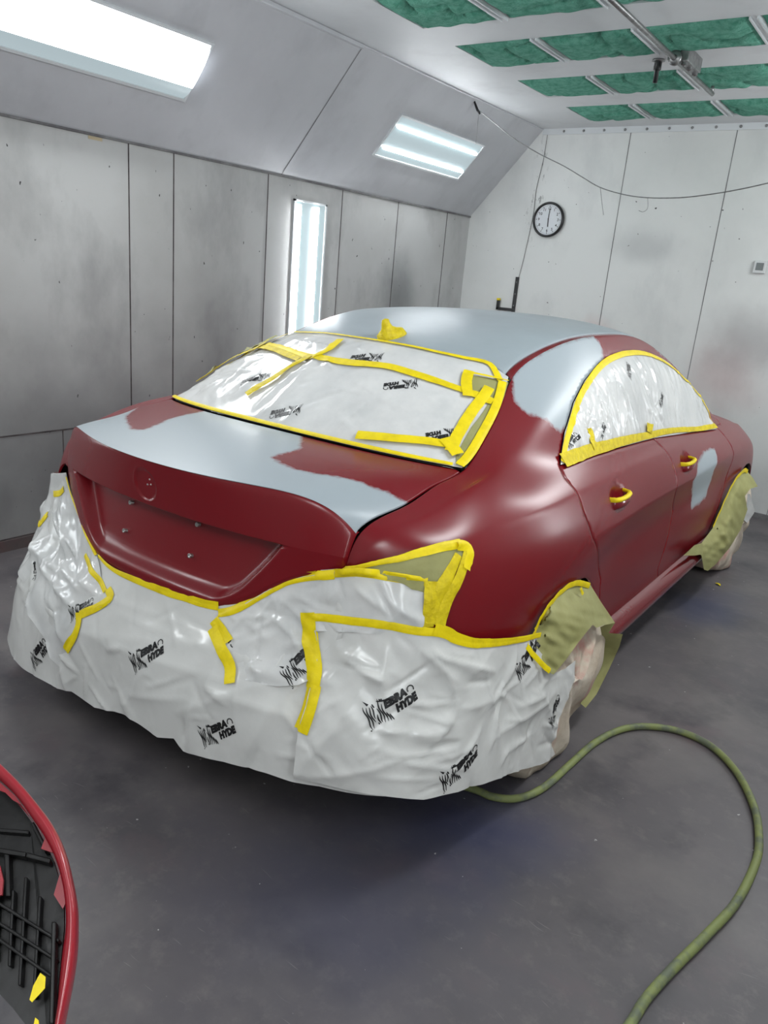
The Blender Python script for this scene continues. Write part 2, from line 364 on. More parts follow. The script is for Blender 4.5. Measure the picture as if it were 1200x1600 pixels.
# green filter pads: each its own thing
def filter_pad(x0, x1, y0, y1, seed):
    rs = np.random.RandomState(seed); nx, ny = 40, 36
    X, Y = np.meshgrid(np.linspace(x0 - .002, x1 + .002, nx), np.linspace(y0 - .002, y1 + .002, ny), indexing='ij')
    U = (X - x0) / (x1 - x0); V = (Y - y0) / (y1 - y0)
    e = np.clip(np.minimum(np.minimum(U, 1 - U), np.minimum(V, 1 - V)) * 7, 0, 1) ** .5
    Zd = -.030 * e - .014 * e * np.sin(np.pi * U) * np.sin(np.pi * V)
    for k in range(7):      # folds in the pad
        cu, cv = rs.rand(2); ang = (0 if rs.rand() < .62 else math.pi / 2) + rs.uniform(-.2, .2); ln = rs.uniform(.16, .36)
        dx, dy = U - cu, V - cv; a = dx * math.cos(ang) + dy * math.sin(ang); b = -dx * math.sin(ang) + dy * math.cos(ang) + .03 * np.sin(a * 14 + k)
        Zd += .034 * np.exp(-np.abs(b) / .03) * np.exp(-(a / ln) ** 4) * e
    Zd += .004 * np.sin(U * 19 + rs.rand() * 6) * np.sin(V * 15 + rs.rand() * 6) * e
    v = np.stack([X, Y, ZC + .012 + Zd], -1).reshape(-1, 3)
    f = [(i * ny + j, i * ny + j + 1, (i + 1) * ny + j + 1, (i + 1) * ny + j) for i in range(nx - 1) for j in range(ny - 1)]
    return v, f
rown = ['nearest the camera', 'second row of four from the near edge', 'third row from the near edge', 'row against the back wall']
cols = ['leftmost in', 'second from left in', 'third from left in', 'fourth from left in']
rows = {0: 'a row overhead', 1: 'a row overhead', 2: 'a row overhead', 3: 'a row overhead', 4: 'the ceiling row nearest the camera', 5: 'the second ceiling row from the camera',
        6: 'the third ceiling row from the camera', 7: 'the ceiling row nearest the back wall'}
s = 0
for j, (y0, y1) in enumerate(FY):
    for i, (x0, x1) in enumerate(FX):
        s += 1
        if j < 4: continue
        if i == 3 and j >= 4 and False: continue
        v, f = filter_pad(x0, x1, y0, y1, 30 + s)
        o = mesh_obj('filter_pad', v, f, M['filter'])
        tag(o, 'green filter pad, %s %s' % (cols[i], rows[j]), 'ceiling filter', 'green filter pads in the ceiling')
# blank panel closing the unseen rows of filters above and behind the camera
struct(boxes('trim_%d' % ti, [((FX[0][0] - .02, YN, ZC + .03), (FX[-1][1] + .02, FY[4][0] - .05, ZC + .05))], M['ceiling'])); ti += 1
struct(boxes('trim_%d' % ti, [((FX[0][0] - .02, FY[4][0] - .05, ZC + .05), (FX[-1][1] + .02, YB, ZC + .07))], M['ceiling'])); ti += 1

# ------------------------------------------------------------------ lamps
def fixture(y0, y1, sx, label, tubes=True, group='fluorescent fixtures in the sloped panels'):
    """recessed fixture in the sloped panel; local x across the slope, local y along the room, local z out of the panel"""
    a = Vector((sx * XL, 0, ZW)); b = Vector((sx * XS, 0, ZC)); t = (b - a).normalized(); nn = Vector((-t.z * sx, 0, t.x * sx)).normalized()
    if nn.x * sx < 0: nn = -nn
    if nn.z > 0: nn = -nn
    yv = Vector((0, 1, 0)); c = a + t * .475
    r = empty('light_fixture', label, 'light fixture', group=group)
    mt = Matrix.Identity(4)
    for k in range(3): mt[k][0] = t[k]; mt[k][1] = yv[k]; mt[k][2] = nn[k]; mt[k][3] = c[k]
    mt[1][3] = (y0 + y1) / 2; r.matrix_world = mt; h = (y1 - y0) / 2; wd = .155
    bm = bmesh.new()
    for lo, hi in (((-wd - .014, -h - .014, 0), (-wd, h + .014, .012)), ((wd, -h - .014, 0), (wd + .014, h + .014, .012)), ((-wd, -h - .014, 0), (wd, -h, .012)), ((-wd, h, 0), (wd, h + .014, .012))): box(bm, lo, hi)
    bm_obj('frame', bm, M['frame_white'], r)
    if tubes:
        # curved prismatic glass panel over two tubes
        pr = []; N = 13
        for k in range(N):
            q = -1 + 2 * k / (N - 1); pr.append((wd * q, .004 + .010 * (1 - q * q)))
        v = []; 
        for y in (-h, h): v += [(x, y, z) for x, z in pr]
        mesh_obj('lens_panel', v, [(k, k + 1, N + k + 1, N + k) for k in range(N - 1)], M['reflector'], r)
        for x in (-.085, .085):
            bm = bmesh.new(); tube(bm, [(x, -h + .03, .016), (x, h - .03, .016)], .011, 12); bm_obj('fluorescent_tube', bm, M['tube'], r, True)
    else:
        pr = []; N = 13
        for k in range(N):
            q = -1 + 2 * k / (N - 1); pr.append((wd * q, .004 + .028 * (1 - abs(q) ** 3)))
        v = []
        for y in (-h, h): v += [(x, y, z) for x, z in pr]
        f = [(k, k + 1, N + k + 1, N + k) for k in range(N - 1)]
        bright = [q for q in f if pr[q[0]][0] > -.095]; dim = [q for q in f if pr[q[0]][0] <= -.095]
        mesh_obj('lens_panel', v, bright, M['diffuser'], r)
        mesh_obj('lower_lens', v, dim, M['reflector'], r)
    if tubes: return r
    ld = bpy.data.lights.new('lamp_light', 'AREA'); ld.shape = 'RECTANGLE'; ld.size = wd * 1.7; ld.size_y = h * 1.9; ld.energy = LAMP * (1.0 if tubes else 1.6); ld.color = (.975, 1., .985)
    lo = bpy.data.objects.new('lamp_light', ld); lo.location = (0, 0, .05); lo.rotation_euler = (math.pi, 0, 0); link(lo, r)
    # an area lamp shines along its local -Z: flipping about X points it out of the panel
    return r
fixture(2.36, 3.50, 1, 'smaller-looking two-tube light fixture in the sloped panel near the back wall')
fixture(-.52, .67, 1, 'large bright light fixture in the sloped panel at the top left', tubes=False)
fixture(-3.4, -2.2, 1, 'light fixture in the left sloped panel behind the camera', tubes=False)
fixture(2.36, 3.50, -1, 'light fixture in the right sloped panel near the back wall', tubes=False)
fixture(-.52, .67, -1, 'light fixture in the right sloped panel beside the car', tubes=False)
fixture(-3.4, -2.2, -1, 'light fixture in the right sloped panel behind the camera', tubes=False)
def wall_fixture(yc, sx, label, z0=.72, z1=1.99):
    r = empty('wall_light', label, 'light fixture', group='vertical fixtures in the side walls')
    X = sx * XL; d = sx
    def bx(nm, x0, x1, ya, yb, za, zb, m, bev=0):
        return boxes(nm, [((min(X + d * x0, X + d * x1), ya, za), (max(X + d * x0, X + d * x1), yb, zb))], m, r, bev)
    bx('back_plate', .001, .006, yc - .155, yc + .155, z0, z1, M['reflector'])
    bm = bmesh.new()
    for lo, hi in (((yc - .17, z0 - .012), (yc - .155, z1 + .012)), ((yc + .155, z0 - .012), (yc + .17, z1 + .012)), ((yc - .17, z0 - .012), (yc + .17, z0)), ((yc - .17, z1), (yc + .17, z1 + .012))):
        box(bm, (min(X, X + d * .012), lo[0], lo[1]), (max(X, X + d * .012), hi[0], hi[1]))
    bm_obj('frame', bm, M['frame_white'], r)
    for q in (-.130, .052): tube_obj('fluorescent_tube', [(X + d * .025, yc + q, z0 + .04), (X + d * .025, yc + q, z1 - .02)], .0115, M['tube'], r, 12)
    return
    ld = bpy.data.lights.new('lamp_light', 'AREA'); ld.shape = 'RECTANGLE'; ld.size = .28; ld.size_y = z1 - z0 - .05; ld.energy = LAMP * .8; ld.color = (.975, 1., .985)
    lo = bpy.data.objects.new('lamp_light', ld); lo.location = (X + d * .05, yc, (z0 + z1) / 2); lo.rotation_euler = (math.pi / 2, 0, -d * math.pi / 2); link(lo, r)
wall_fixture(1.955, 1, 'vertical two-tube light fixture glowing in the left wall behind the car')
wall_fixture(1.955, -1, 'vertical two-tube light fixture in the right wall')
wall_fixture(-1.6, -1, 'vertical two-tube light fixture in the right wall near the camera')
wall_fixture(-1.6, 1, 'vertical two-tube light fixture in the left wall near the camera')
#CAR
# ------------------------------------------------------------------ surface machinery
def nat_cardinal(kn):
    kn = np.array(kn, float); n = len(kn); A = np.zeros((n, n)); B = np.zeros((n, n)); h = np.diff(kn)
    A[0, 0] = A[-1, -1] = 1
    for i in range(1, n - 1):
        A[i, i - 1] = h[i - 1]; A[i, i] = 2 * (h[i - 1] + h[i]); A[i, i + 1] = h[i]
        B[i, i - 1] = 6 / h[i - 1]; B[i, i] = -6 / h[i - 1] - 6 / h[i]; B[i, i + 1] = 6 / h[i]
    return kn, np.linalg.solve(A, B)
def nat_basis(card, u):
    kn, Mx = card; u = np.clip(np.asarray(u, float), kn[0], kn[-1]); n = len(kn)
    i = np.clip(np.searchsorted(kn, u) - 1, 0, n - 2); h = kn[i + 1] - kn[i]; a = (kn[i + 1] - u) / h; b = 1 - a
    W = np.zeros((len(u), n)); r = np.arange(len(u)); W[r, i] += a; W[r, i + 1] += b
    return W + ((a ** 3 - a) * h * h / 6)[:, None] * Mx[i] + ((b ** 3 - b) * h * h / 6)[:, None] * Mx[i + 1]
class Surf:
    """a parametric surface with ray casting from a point and local metric"""
    def __init__(s, fn, u0, u1, v0, v1, nu=240, nv=160):
        s.fn = fn; s.b = (u0, u1, v0, v1); s.nu, s.nv = nu, nv
        U, V = np.meshgrid(np.linspace(u0, u1, nu), np.linspace(v0, v1, nv), indexing='ij')
        s.UV = np.stack([U.ravel(), V.ravel()], 1); s.P = fn(U.ravel(), V.ravel())
        tr = []
        for i in range(nu - 1):
            for j in range(nv - 1):
                a = i * nv + j; tr += [(a, a + nv, a + nv + 1), (a, a + nv + 1, a + 1)]
        s.tr = tr; s.bvh = BVHTree.FromPolygons([tuple(p) for p in s.P], tr)
        G = s.P.reshape(nu, nv, 3); s.mu = np.linalg.norm(np.diff(G, axis=0), axis=-1).mean() / ((u1 - u0) / (nu - 1)); s.mv = np.linalg.norm(np.diff(G, axis=1), axis=-1).mean() / ((v1 - v0) / (nv - 1))
    def _uv(s, p, f):
        a, b, c = [s.P[k] for k in s.tr[f]]; T = np.stack([b - a, c - a], 1); w = np.linalg.lstsq(T, np.array(p) - a, rcond=None)[0]
        A, B, C = [s.UV[k] for k in s.tr[f]]; return A + w[0] * (B - A) + w[1] * (C - A)
    def hit(s, px, py):
        d = ray(px, py); h = s.bvh.ray_cast(Vector(CP), Vector(d).normalized())
        if h[0] is None:      # nearest surface point to the ray
            best = None
            for t in np.linspace(1.2, 5.5, 120):
                q = CP + d / np.linalg.norm(d) * t; r = s.bvh.find_nearest(Vector(q))
                if best is None or r[3] < best[3]: best = r
            return s._uv(best[0], best[2])
        return s._uv(h[0], h[2])
    def near(s, p):
        r = s.bvh.find_nearest(Vector(p)); return s._uv(r[0], r[2])
    def ev(s, uv):
        uv = np.asarray(uv, float); return s.fn(uv[:, 0], uv[:, 1])
    def jac(s, uv, e=1e-3):
        uv = np.asarray(uv, float); eu = np.array([e, 0]); ev = np.array([0, e])
        a = (s.ev(uv + eu) - s.ev(uv - eu)) / (2 * e); b = (s.ev(uv + ev) - s.ev(uv - ev)) / (2 * e)
        n = np.cross(a, b); L = np.linalg.norm(n, axis=1, keepdims=True); n = n / np.maximum(L, 1e-12); return a, b, n
    def step(s, uv, d3):
        """move in the tangent plane by the 3-D vectors d3"""
        a, b, n = s.jac(uv); out = np.array(uv, float)
        for k in range(len(out)):
            T = np.stack([a[k], b[k]], 1); out[k] += np.linalg.lstsq(T, d3[k], rcond=None)[0]
        return out
def densify(P, step, scale=(1, 1), closed=True):
    P = [np.array(p, float) for p in P]; out = []; S = np.array(scale)
    n = len(P) if closed else len(P) - 1
    for i in range(n):
        a, b = P[i], P[(i + 1) % len(P)]; m = max(1, int(np.linalg.norm((b - a) * S) / step))
        for k in range(m): out.append(a + (b - a) * k / m)
    if not closed: out.append(P[-1])
    return out
def inside(P, Q):
    P = np.asarray(P); x, y = Q[:, 0], Q[:, 1]; c = np.zeros(len(Q), bool); n = len(P)
    for i in range(n):
        x1, y1 = P[i]; x2, y2 = P[(i + 1) % n]
        if y1 == y2: continue
        c ^= ((y1 > y) != (y2 > y)) & (x < (x2 - x1) * (y - y1) / (y2 - y1) + x1)
    return c
def pdist(P, Q, closed=True):
    P = np.asarray(P, float); d = np.full(len(Q), 1e9); n = len(P)
    for i in range(n if closed else n - 1):
        a, b = P[i], P[(i + 1) % n]; ab = b - a; L = ab @ ab
        t = np.clip(((Q - a) @ ab) / max(L, 1e-12), 0, 1); d = np.minimum(d, np.linalg.norm(Q - a - t[:, None] * ab, axis=1))
    return d
def signed(P, Q):
    d = pdist(P, Q); return np.where(inside(P, Q), d, -d)
def fill(poly, step, scale, holes=(), ring=.003):
    """triangulate a polygon in a scaled parameter plane; returns points (unscaled), triangles, distance to rim"""
    S = np.array(scale); P = np.array(densify(poly, step, S)) * S; H = [np.array(densify(h, step, S)) * S for h in holes]
    lo, hi = P.min(0), P.max(0)
    X, Y = np.meshgrid(np.arange(lo[0], hi[0] + step, step), np.arange(lo[1], hi[1] + step, step * .9), indexing='ij')
    X[:, ::2] += step / 2; Q = np.stack([X.ravel(), Y.ravel()], 1)
    Q = Q[inside(P, Q)]; d = pdist(P, Q)
    for h in H: Q_ = ~inside(h, Q); Q = Q[Q_]; d = np.minimum(d[Q_], pdist(h, Q))
    Q = Q[d > step * .55 + (ring if ring else 0)]
    extra = []
    if ring:
        for C, sg in [(P, 1)] + [(h, -1) for h in H]:
            nx = np.roll(C, -1, 0) - np.roll(C, 1, 0); L = np.linalg.norm(nx, axis=1, keepdims=True); nx = nx / np.maximum(L, 1e-9)
            N = np.stack([-nx[:, 1], nx[:, 0]], 1)
            for dd in (ring * .4, ring):
                for sgn in (1, -1):
                    E = C + N * dd * sgn; k = inside(P, E)
                    for h in H: k &= ~inside(h, E)
                    E = E[k]; dm = pdist(P, E)
                    for h in H: dm = np.minimum(dm, pdist(h, E))
                    extra.append(E[dm > dd * .75])
    pts = [P] + H; edges = []; faces = []; o = 0
    for C in pts:
        n = len(C); edges += [(o + i, o + (i + 1) % n) for i in range(n)]; o += n
    allp = np.vstack(pts + extra + [Q])
    r = delaunay_2d_cdt([Vector(p) for p in allp], edges, [], 0, 1e-7)
    vv = np.array([tuple(p) for p in r[0]]); tris = [t for t in r[2] if len(t) == 3]
    T = np.array(tris); cen = vv[T].mean(1); k = inside(P, cen)
    for h in H: k &= ~inside(h, cen)
    T = T[k]
    used = np.unique(T); remap = -np.ones(len(vv), int); remap[used] = np.arange(len(used)); vv = vv[used]; T = remap[T]
    d = pdist(P, vv)
    for h in H: d = np.minimum(d, pdist(h, vv))
    return vv / S, T, d
def orient(verts, T, nrm):
    a, b, c = verts[T[:, 0]], verts[T[:, 1]], verts[T[:, 2]]; fn = np.cross(b - a, c - a)
    flip = (fn * nrm[T[:, 0]]).sum(1) < 0; T = T.copy(); T[flip] = T[flip][:, ::-1]; return T
def panel(name, surf, poly, m, parent, step=.012, out=1, sink=.006, ring=.0022, holes=(), primer=None, mirror=False, off=0., disp=None):
    """body panel: trimmed patch whose rim is rolled inwards so that a panel gap shows"""
    uv, T, d = fill(poly, step, (surf.mu, surf.mv), holes, ring)
    p = surf.ev(uv); a, b, n = surf.jac(uv); n = -n * out      # the parameter planes are left-handed, so flip to point outwards
    h = np.where(d < 1e-5, -sink, np.where(d < ring * .6, -sink * .22, 0.)) + off
    if disp is not None: h = h + disp(uv, p)
    p = p + n * h[:, None]
    T = orient(p, T, n); at = None
    if primer is not None: at = {'primer': primer(uv, p)}
    o = mesh_obj(name, p, T, m, parent, attr=at)
    if mirror:
        q = p * np.array([-1, 1, 1]); o2 = mesh_obj(name, q, T[:, ::-1], m, parent, attr={'primer': np.full(len(q), -1.)} if at else None); return o, o2
    return o

# ------------------------------------------------------------------ the car: master surfaces (x right, y forward, rear axle at y = 0)
ST = [ # TB                    A                B                 S                 C                  r5              r6              r7              r8
 (-.90, [(.600,-.870,.865),(.625,-.868,.855),(.650,-.862,.84),(.680,-.862,.815),(.700,-.875,.75),(.712,-.895,.65),(.700,-.915,.50),(.69,-.91,.37),(.66,-.89,.25)]),
 (-.83, [(.612,-.842,.945),(.645,-.836,.935),(.685,-.825,.915),(.722,-.815,.88),(.748,-.815,.80),(.765,-.83,.67),(.775,-.85,.52),(.77,-.84,.38),(.74,-.82,.25)]),
 (-.69, [(.640,-.69,1.000),(.690,-.69,.992),(.740,-.69,.972),(.793,-.69,.925),(.830,-.69,.81),(.845,-.69,.67),(.855,-.69,.52),(.85,-.69,.38),(.82,-.69,.25)]),
 (-.55, [(.648,-.55,1.036),(.705,-.55,1.025),(.762,-.55,.998),(.823,-.55,.935),(.862,-.55,.81),(.873,-.55,.67),(.878,-.55,.52),(.872,-.55,.38),(.84,-.55,.25)]),
 (-.40, [(.648,-.40,1.058),(.707,-.40,1.047),(.766,-.40,1.018),(.838,-.40,.942),(.880,-.40,.80),(.888,-.40,.67),(.89,-.40,.52),(.885,-.40,.38),(.85,-.40,.25)]),
 (-.27, [(.625,-.27,1.110),(.695,-.27,1.072),(.766,-.27,1.022),(.845,-.27,.947),(.889,-.27,.80),(.892,-.27,.67),(.892,-.27,.52),(.885,-.27,.38),(.85,-.27,.25)]),
 (-.11, [(.588,-.11,1.190),(.685,-.11,1.110),(.768,-.11,1.026),(.848,-.11,.948),(.892,-.11,.80),(.893,-.11,.67),(.892,-.11,.52),(.885,-.11,.38),(.85,-.11,.25)]),
 (.06,  [(.538,.06,1.283),(.672,.06,1.165),(.769,.06,1.031),(.845,.06,.950),(.891,.06,.80),(.889,.06,.67),(.886,.06,.52),(.88,.06,.38),(.85,.06,.25)]),
 (.25,  [(.528,.25,1.350),(.664,.25,1.205),(.771,.25,1.032),(.840,.25,.948),(.888,.25,.80),(.881,.25,.67),(.878,.25,.52),(.873,.25,.38),(.85,.25,.25)]),
 (.50,  [(.543,.50,1.402),(.672,.50,1.225),(.775,.50,1.026),(.838,.50,.940),(.884,.50,.80),(.873,.50,.66),(.87,.50,.51),(.866,.50,.375),(.85,.50,.25)]),
 (.85,  [(.553,.85,1.420),(.684,.85,1.228),(.776,.85,1.014),(.838,.85,.932),(.882,.85,.80),(.871,.85,.66),(.869,.85,.51),(.866,.85,.375),(.85,.85,.25)]),
 (1.30, [(.562,1.30,1.390),(.690,1.30,1.195),(.776,1.30,.993),(.838,1.30,.920),(.882,1.30,.797),(.871,1.30,.66),(.869,1.30,.51),(.866,1.30,.375),(.85,1.30,.25)]),
 (1.62, [(.608,1.62,1.292),(.702,1.62,1.132),(.774,1.62,.972),(.838,1.62,.905),(.882,1.62,.79),(.872,1.62,.655),(.87,1.62,.51),(.866,1.62,.375),(.85,1.62,.25)]),
 (1.95, [(.658,1.95,1.150),(.716,1.95,1.052),(.768,1.95,.952),(.838,1.95,.888),(.882,1.95,.78),(.874,1.95,.65),(.872,1.95,.51),(.868,1.95,.375),(.85,1.95,.25)]),
 (2.28, [(.706,2.28,.990),(.737,2.28,.965),(.768,2.28,.935),(.835,2.28,.870),(.882,2.28,.77),(.880,2.28,.65),(.88,2.28,.51),(.872,2.28,.375),(.85,2.28,.25)]),
 (2.66, [(.700,2.66,.915),(.740,2.66,.902),(.780,2.66,.880),(.835,2.66,.828),(.876,2.66,.75),(.884,2.66,.64),(.885,2.66,.50),(.875,2.66,.37),(.85,2.66,.25)]),
 (3.05, [(.670,3.05,.850),(.705,3.05,.840),(.742,3.05,.820),(.795,3.05,.770),(.835,3.05,.70),(.85,3.05,.60),(.852,3.05,.48),(.845,3.05,.36),(.82,3.05,.25)]),
 (3.40, [(.560,3.38,.745),(.590,3.37,.735),(.620,3.36,.715),(.655,3.35,.68),(.685,3.36,.62),(.70,3.37,.54),(.705,3.37,.45),(.70,3.36,.35),(.67,3.33,.25)]),
]
KU = [a for a, _ in ST]; KV = [0, .20, .42, .53, .68, .82, .97, 1.10, 1.23]
GP = np.array([b for _, b in ST], float); CU = nat_cardinal(KU); CV = nat_cardinal(KV)
def side_fn(u, v):
    A = nat_basis(CU, u); B = nat_basis(CV, v)
    p = np.einsum('ni,nj,ijk->nk', A, B, GP)
    # the sharp body crease that runs through both doors, fading out over the rear wheel and the front wing
    f = np.clip((u - .05) / .4, 0, 1) * np.clip((2.45 - u) / .4, 0, 1); zc = .792 + .012 * np.sin(u)
    dz = p[:, 2] - zc; p[:, 0] += f * (.010 * np.exp(-np.abs(dz) / .035) - .012 * np.exp(-((dz + .13) / .09) ** 2))
    # upper shoulder crease and the haunch over the rear wheel
    g = np.clip((u + .75) / .5, 0, 1) * np.clip((2.2 - u) / .6, 0, 1); zs = .955 + .02 * np.clip(u, -1, 0)
    p[:, 0] += g * .005 * np.exp(-np.abs(p[:, 2] - zs) / .022)
    p[:, 0] += .010 * np.exp(-((u + .02) / .42) ** 2 - ((p[:, 2] - .74) / .11) ** 2)
    return p
SIDE = Surf(side_fn, -.90, 3.40, 0, 1.23, 420, 150)
def tb(u): return side_fn(u, np.zeros(len(u)))
CL = {  # centre line (y, z) per station, in segments with sharp ends
 'lid': ([-.83, -.69, -.55, -.40], [(-1.032, 1.046), (-.86, 1.055), (-.68, 1.064), (-.505, 1.070)]),
 'cab': ([-.40, -.27, -.11, .06, .25, .50, .85, 1.30], [(-.505, 1.070), (-.385, 1.160), (-.245, 1.255), (-.085, 1.338), (.17, 1.398), (.48, 1.440), (.85, 1.458), (1.36, 1.450)]),
 'wind': ([1.30, 1.62, 1.95, 2.28], [(1.36, 1.450), (1.78, 1.325), (2.12, 1.165), (2.44, 1.005)]),
 'hood': ([2.28, 2.66, 3.05, 3.40], [(2.44, 1.005), (2.78, .955), (3.15, .885), (3.50, .775)])}
PZ = {'lid': (9, 4), 'cab': (3.2, 2.4), 'wind': (2.4, 2.6), 'hood': (3.5, 3.)}
def top_fn(seg):
    kn, pts = CL[seg]; card = nat_cardinal(kn); G = np.array(pts, float); p0, p1 = PZ[seg]
    def fn(u, s):
        A = nat_basis(card, u); c = A @ G; t = tb(u); a = np.abs(s); f = np.clip((u - kn[0]) / (kn[-1] - kn[0]), 0, 1)
        if seg == 'lid': pz = p0 + (p1 - p0) * f ** .6; py = 2.1 + 1.6 * f
        elif seg == 'cab': pz = 2.5 + 1.5 * np.clip(1 - f / .25, 0, 1) ** 2; py = 2.2 + 1.5 * np.clip(1 - f / .25, 0, 1) ** 2
        else: pz = p0 + (p1 - p0) * f; py = 2.2
        return np.stack([t[:, 0] * s, c[:, 0] + (t[:, 1] - c[:, 0]) * a ** py, c[:, 1] + (t[:, 2] - c[:, 1]) * a ** pz], 1)
    return fn
LID = Surf(top_fn('lid'), -.83, -.40, -1, 1, 60, 160)
CAB = Surf(top_fn('cab'), -.40, 1.30, -1, 1, 200, 140)
WIND = Surf(top_fn('wind'), 1.30, 2.28, -1, 1, 60, 60)
HOOD = Surf(top_fn('hood'), 2.28, 3.40, -1, 1, 60, 60)
# rear face of the boot lid: s across (-1..1), t down (0 lip .. 1 lower edge)
def rr(x, z, cx, cz, hx, hz, r):
    qx = np.abs(x - cx) - hx + r; qz = np.abs(z - cz) - hz + r
    return np.hypot(np.maximum(qx, 0), np.maximum(qz, 0)) + np.minimum(np.maximum(qx, qz), 0) - r
LOWK = nat_cardinal([0, .22, .36, .46, .56, .66, .76, .9, 1.0]); LOWZ = np.array([.660, .664, .668, .680, .705, .745, .793, .836, .854])
def face_fn(s, t):
    lip = top_fn('lid')(np.full(len(s), -.83), s)
    a = np.abs(s); zl = nat_basis(LOWK, a) @ LOWZ
    x0 = lip[:, 0]; x = x0 * (1 + .012 * t) - .014 * t
    yf = -1.004 + .20 * x * x + .46 * x ** 4
    z = lip[:, 2] + (zl - lip[:, 2]) * t
    zc = .909 - .018 * a ** 4        # crease under the spoiler band
    k = np.clip((lip[:, 2] - z) / np.maximum(lip[:, 2] - zc, 1e-3), 0, 1)
    y = lip[:, 1] + (yf - .004 - lip[:, 1]) * (k ** .55)
    below = np.clip((zc - z) / .25, 0, 1); y = np.where(z < zc, yf - .004 + .012 * below * (1 - below) * 2 - .012 * below, y)
    # number plate recess: trapezoid narrowing downwards, hard top edge, soft lower edge
    hw = .452 - np.clip((.905 - z) / .215, 0, 1) ** 1.15 * .165
    sd = np.maximum(np.abs(x) - hw, .703 - z)           # negative inside
    q1 = np.maximum(np.abs(x) - hw + .06, 0); q2 = np.maximum(.703 - z + .06, 0); sd = np.where((q1 > 0) & (q2 > 0), np.hypot(q1, q2) - .06, sd)
    deep = .036 + .022 * np.clip((z - .74) / .16, 0, 1)
    dep = deep * (1 / (1 + np.exp(np.clip(sd / .0075 + 1.9, -30, 30)))) * np.clip((zc - .001 - z) / .003, 0, 1)
    rim = .003 * np.exp(-((sd - .002) / .010) ** 2) * (z < zc - .01)
    y = y + dep - rim
    # round badge seat
    e = np.hypot(x + .008, (z - .968)); y = y + .0035 * np.clip((.047 - e) / .004, 0, 1) - .0012 * np.exp(-((e - .049) / .004) ** 2)
    # rounded lip
    y = y + .006 * np.exp(-t / .02) + .008 * np.clip((t - .93) / .07, 0, 1) ** 2
    return np.stack([x, y, z], 1)
FACE = Surf(face_fn, -1, 1, 0, 1, 200, 120)

car = empty('car', 'dark red sedan with sanded grey primer patches, masked with white film and yellow tape', 'car')
# --- helper: px polygons to parameter polygons
def PX(surf, pts): return [surf.hit(*p) for p in pts]
def spoly(pts2): return np.array(pts2, float)
def primer_side(polys):
    """signed distance in metres in the side's own parameter plane"""
    S = np.array([SIDE.mu, SIDE.mv]); L = [np.array(PX(SIDE, p)) * S for p in polys]
    def f(uv, p):
        d = np.full(len(uv), -1.)
        for q in L: d = np.maximum(d, signed(q, uv * S))
        return d
    return f
# primer patches (outlines of the sprayed spots, carried onto the body)
P_PILLAR = [(800, 585), (803, 604), (805, 627), (825, 646), (842, 650), (855, 655), (862, 664), (875, 674), (885, 664), (900, 625), (925, 585), (941, 568), (941, 548), (936, 535), (926, 524), (890, 520), (850, 545)]
P_DOOR = [(1117, 703), (1120, 713), (1115, 735), (1110, 753), (1103, 775), (1092, 786), (1080, 794), (1082, 773), (1083, 752), (1090, 733), (1091, 722), (1100, 708), (1110, 701)]
P_APIL = [(1025, 541), (1032, 552), (1044, 562), (1060, 578), (1072, 590), (1065, 570), (1045, 552)]
primer_q = primer_side([P_PILLAR]); primer_d = primer_side([P_DOOR]); primer_a = primer_side([P_APIL, P_PILLAR])

# side panel outlines in (u, v)
def U(*p): return SIDE.hit(*p)
win = PX(SIDE, [(875, 727), (881, 676), (895, 630), (913, 595), (937, 566), (965, 552), (993, 549), (1021, 555), (1046, 569), (1067, 590), (1088, 616), (1105, 644), (1119, 671), (1090, 674), (1060, 679), (1021, 685), (976, 697), (934, 708), (899, 721)])
win = np.array(win)
i_top = int(np.argmin(win[:, 1]))
rear_shut = [np.array(U(*p)) for p in [(876, 730), (882, 745), (896, 762), (912, 800), (926, 840), (935, 880), (938, 905)]]
dr = SIDE.near((.88, .36, .44)); dr2 = SIDE.near((.88, .40, .33))
rear_shut += [np.array(dr), np.array(dr2)]
b_shut = [np.array(U(*p)) for p in [(1023, 685), (1036, 700), (1048, 718), (1055, 738), (1056, 765), (1051, 800), (1045, 830), (1037, 860), (1027, 890)]]
b_shut.append(np.array(SIDE.near((.86, 1.20, .33))))
VB = float(dr2[1])
f_shut = [np.array(SIDE.near(p)) for p in [(.775, 2.15, .945), (.83, 2.18, .88), (.88, 2.22, .77), (.87, 2.20, .62), (.87, 2.12, .48), (.86, 2.05, .33)]]
def arch(cy, rad, a0, a1, n=22):
    return [np.array(SIDE.near((.885, cy + rad * math.cos(t), .315 + rad * math.sin(t)))) for t in np.linspace(a0, a1, n)]
# door window sill points on the window outline
def on_win(px): return np.array(U(*px))
wb = on_win((875, 727)); wB = on_win((1021, 685)); wF = on_win((1119, 671))
lowwin = [on_win(p) for p in [(899, 721), (934, 708), (976, 697)]]; lowwin2 = [on_win(p) for p in [(1060, 679), (1090, 674)]]
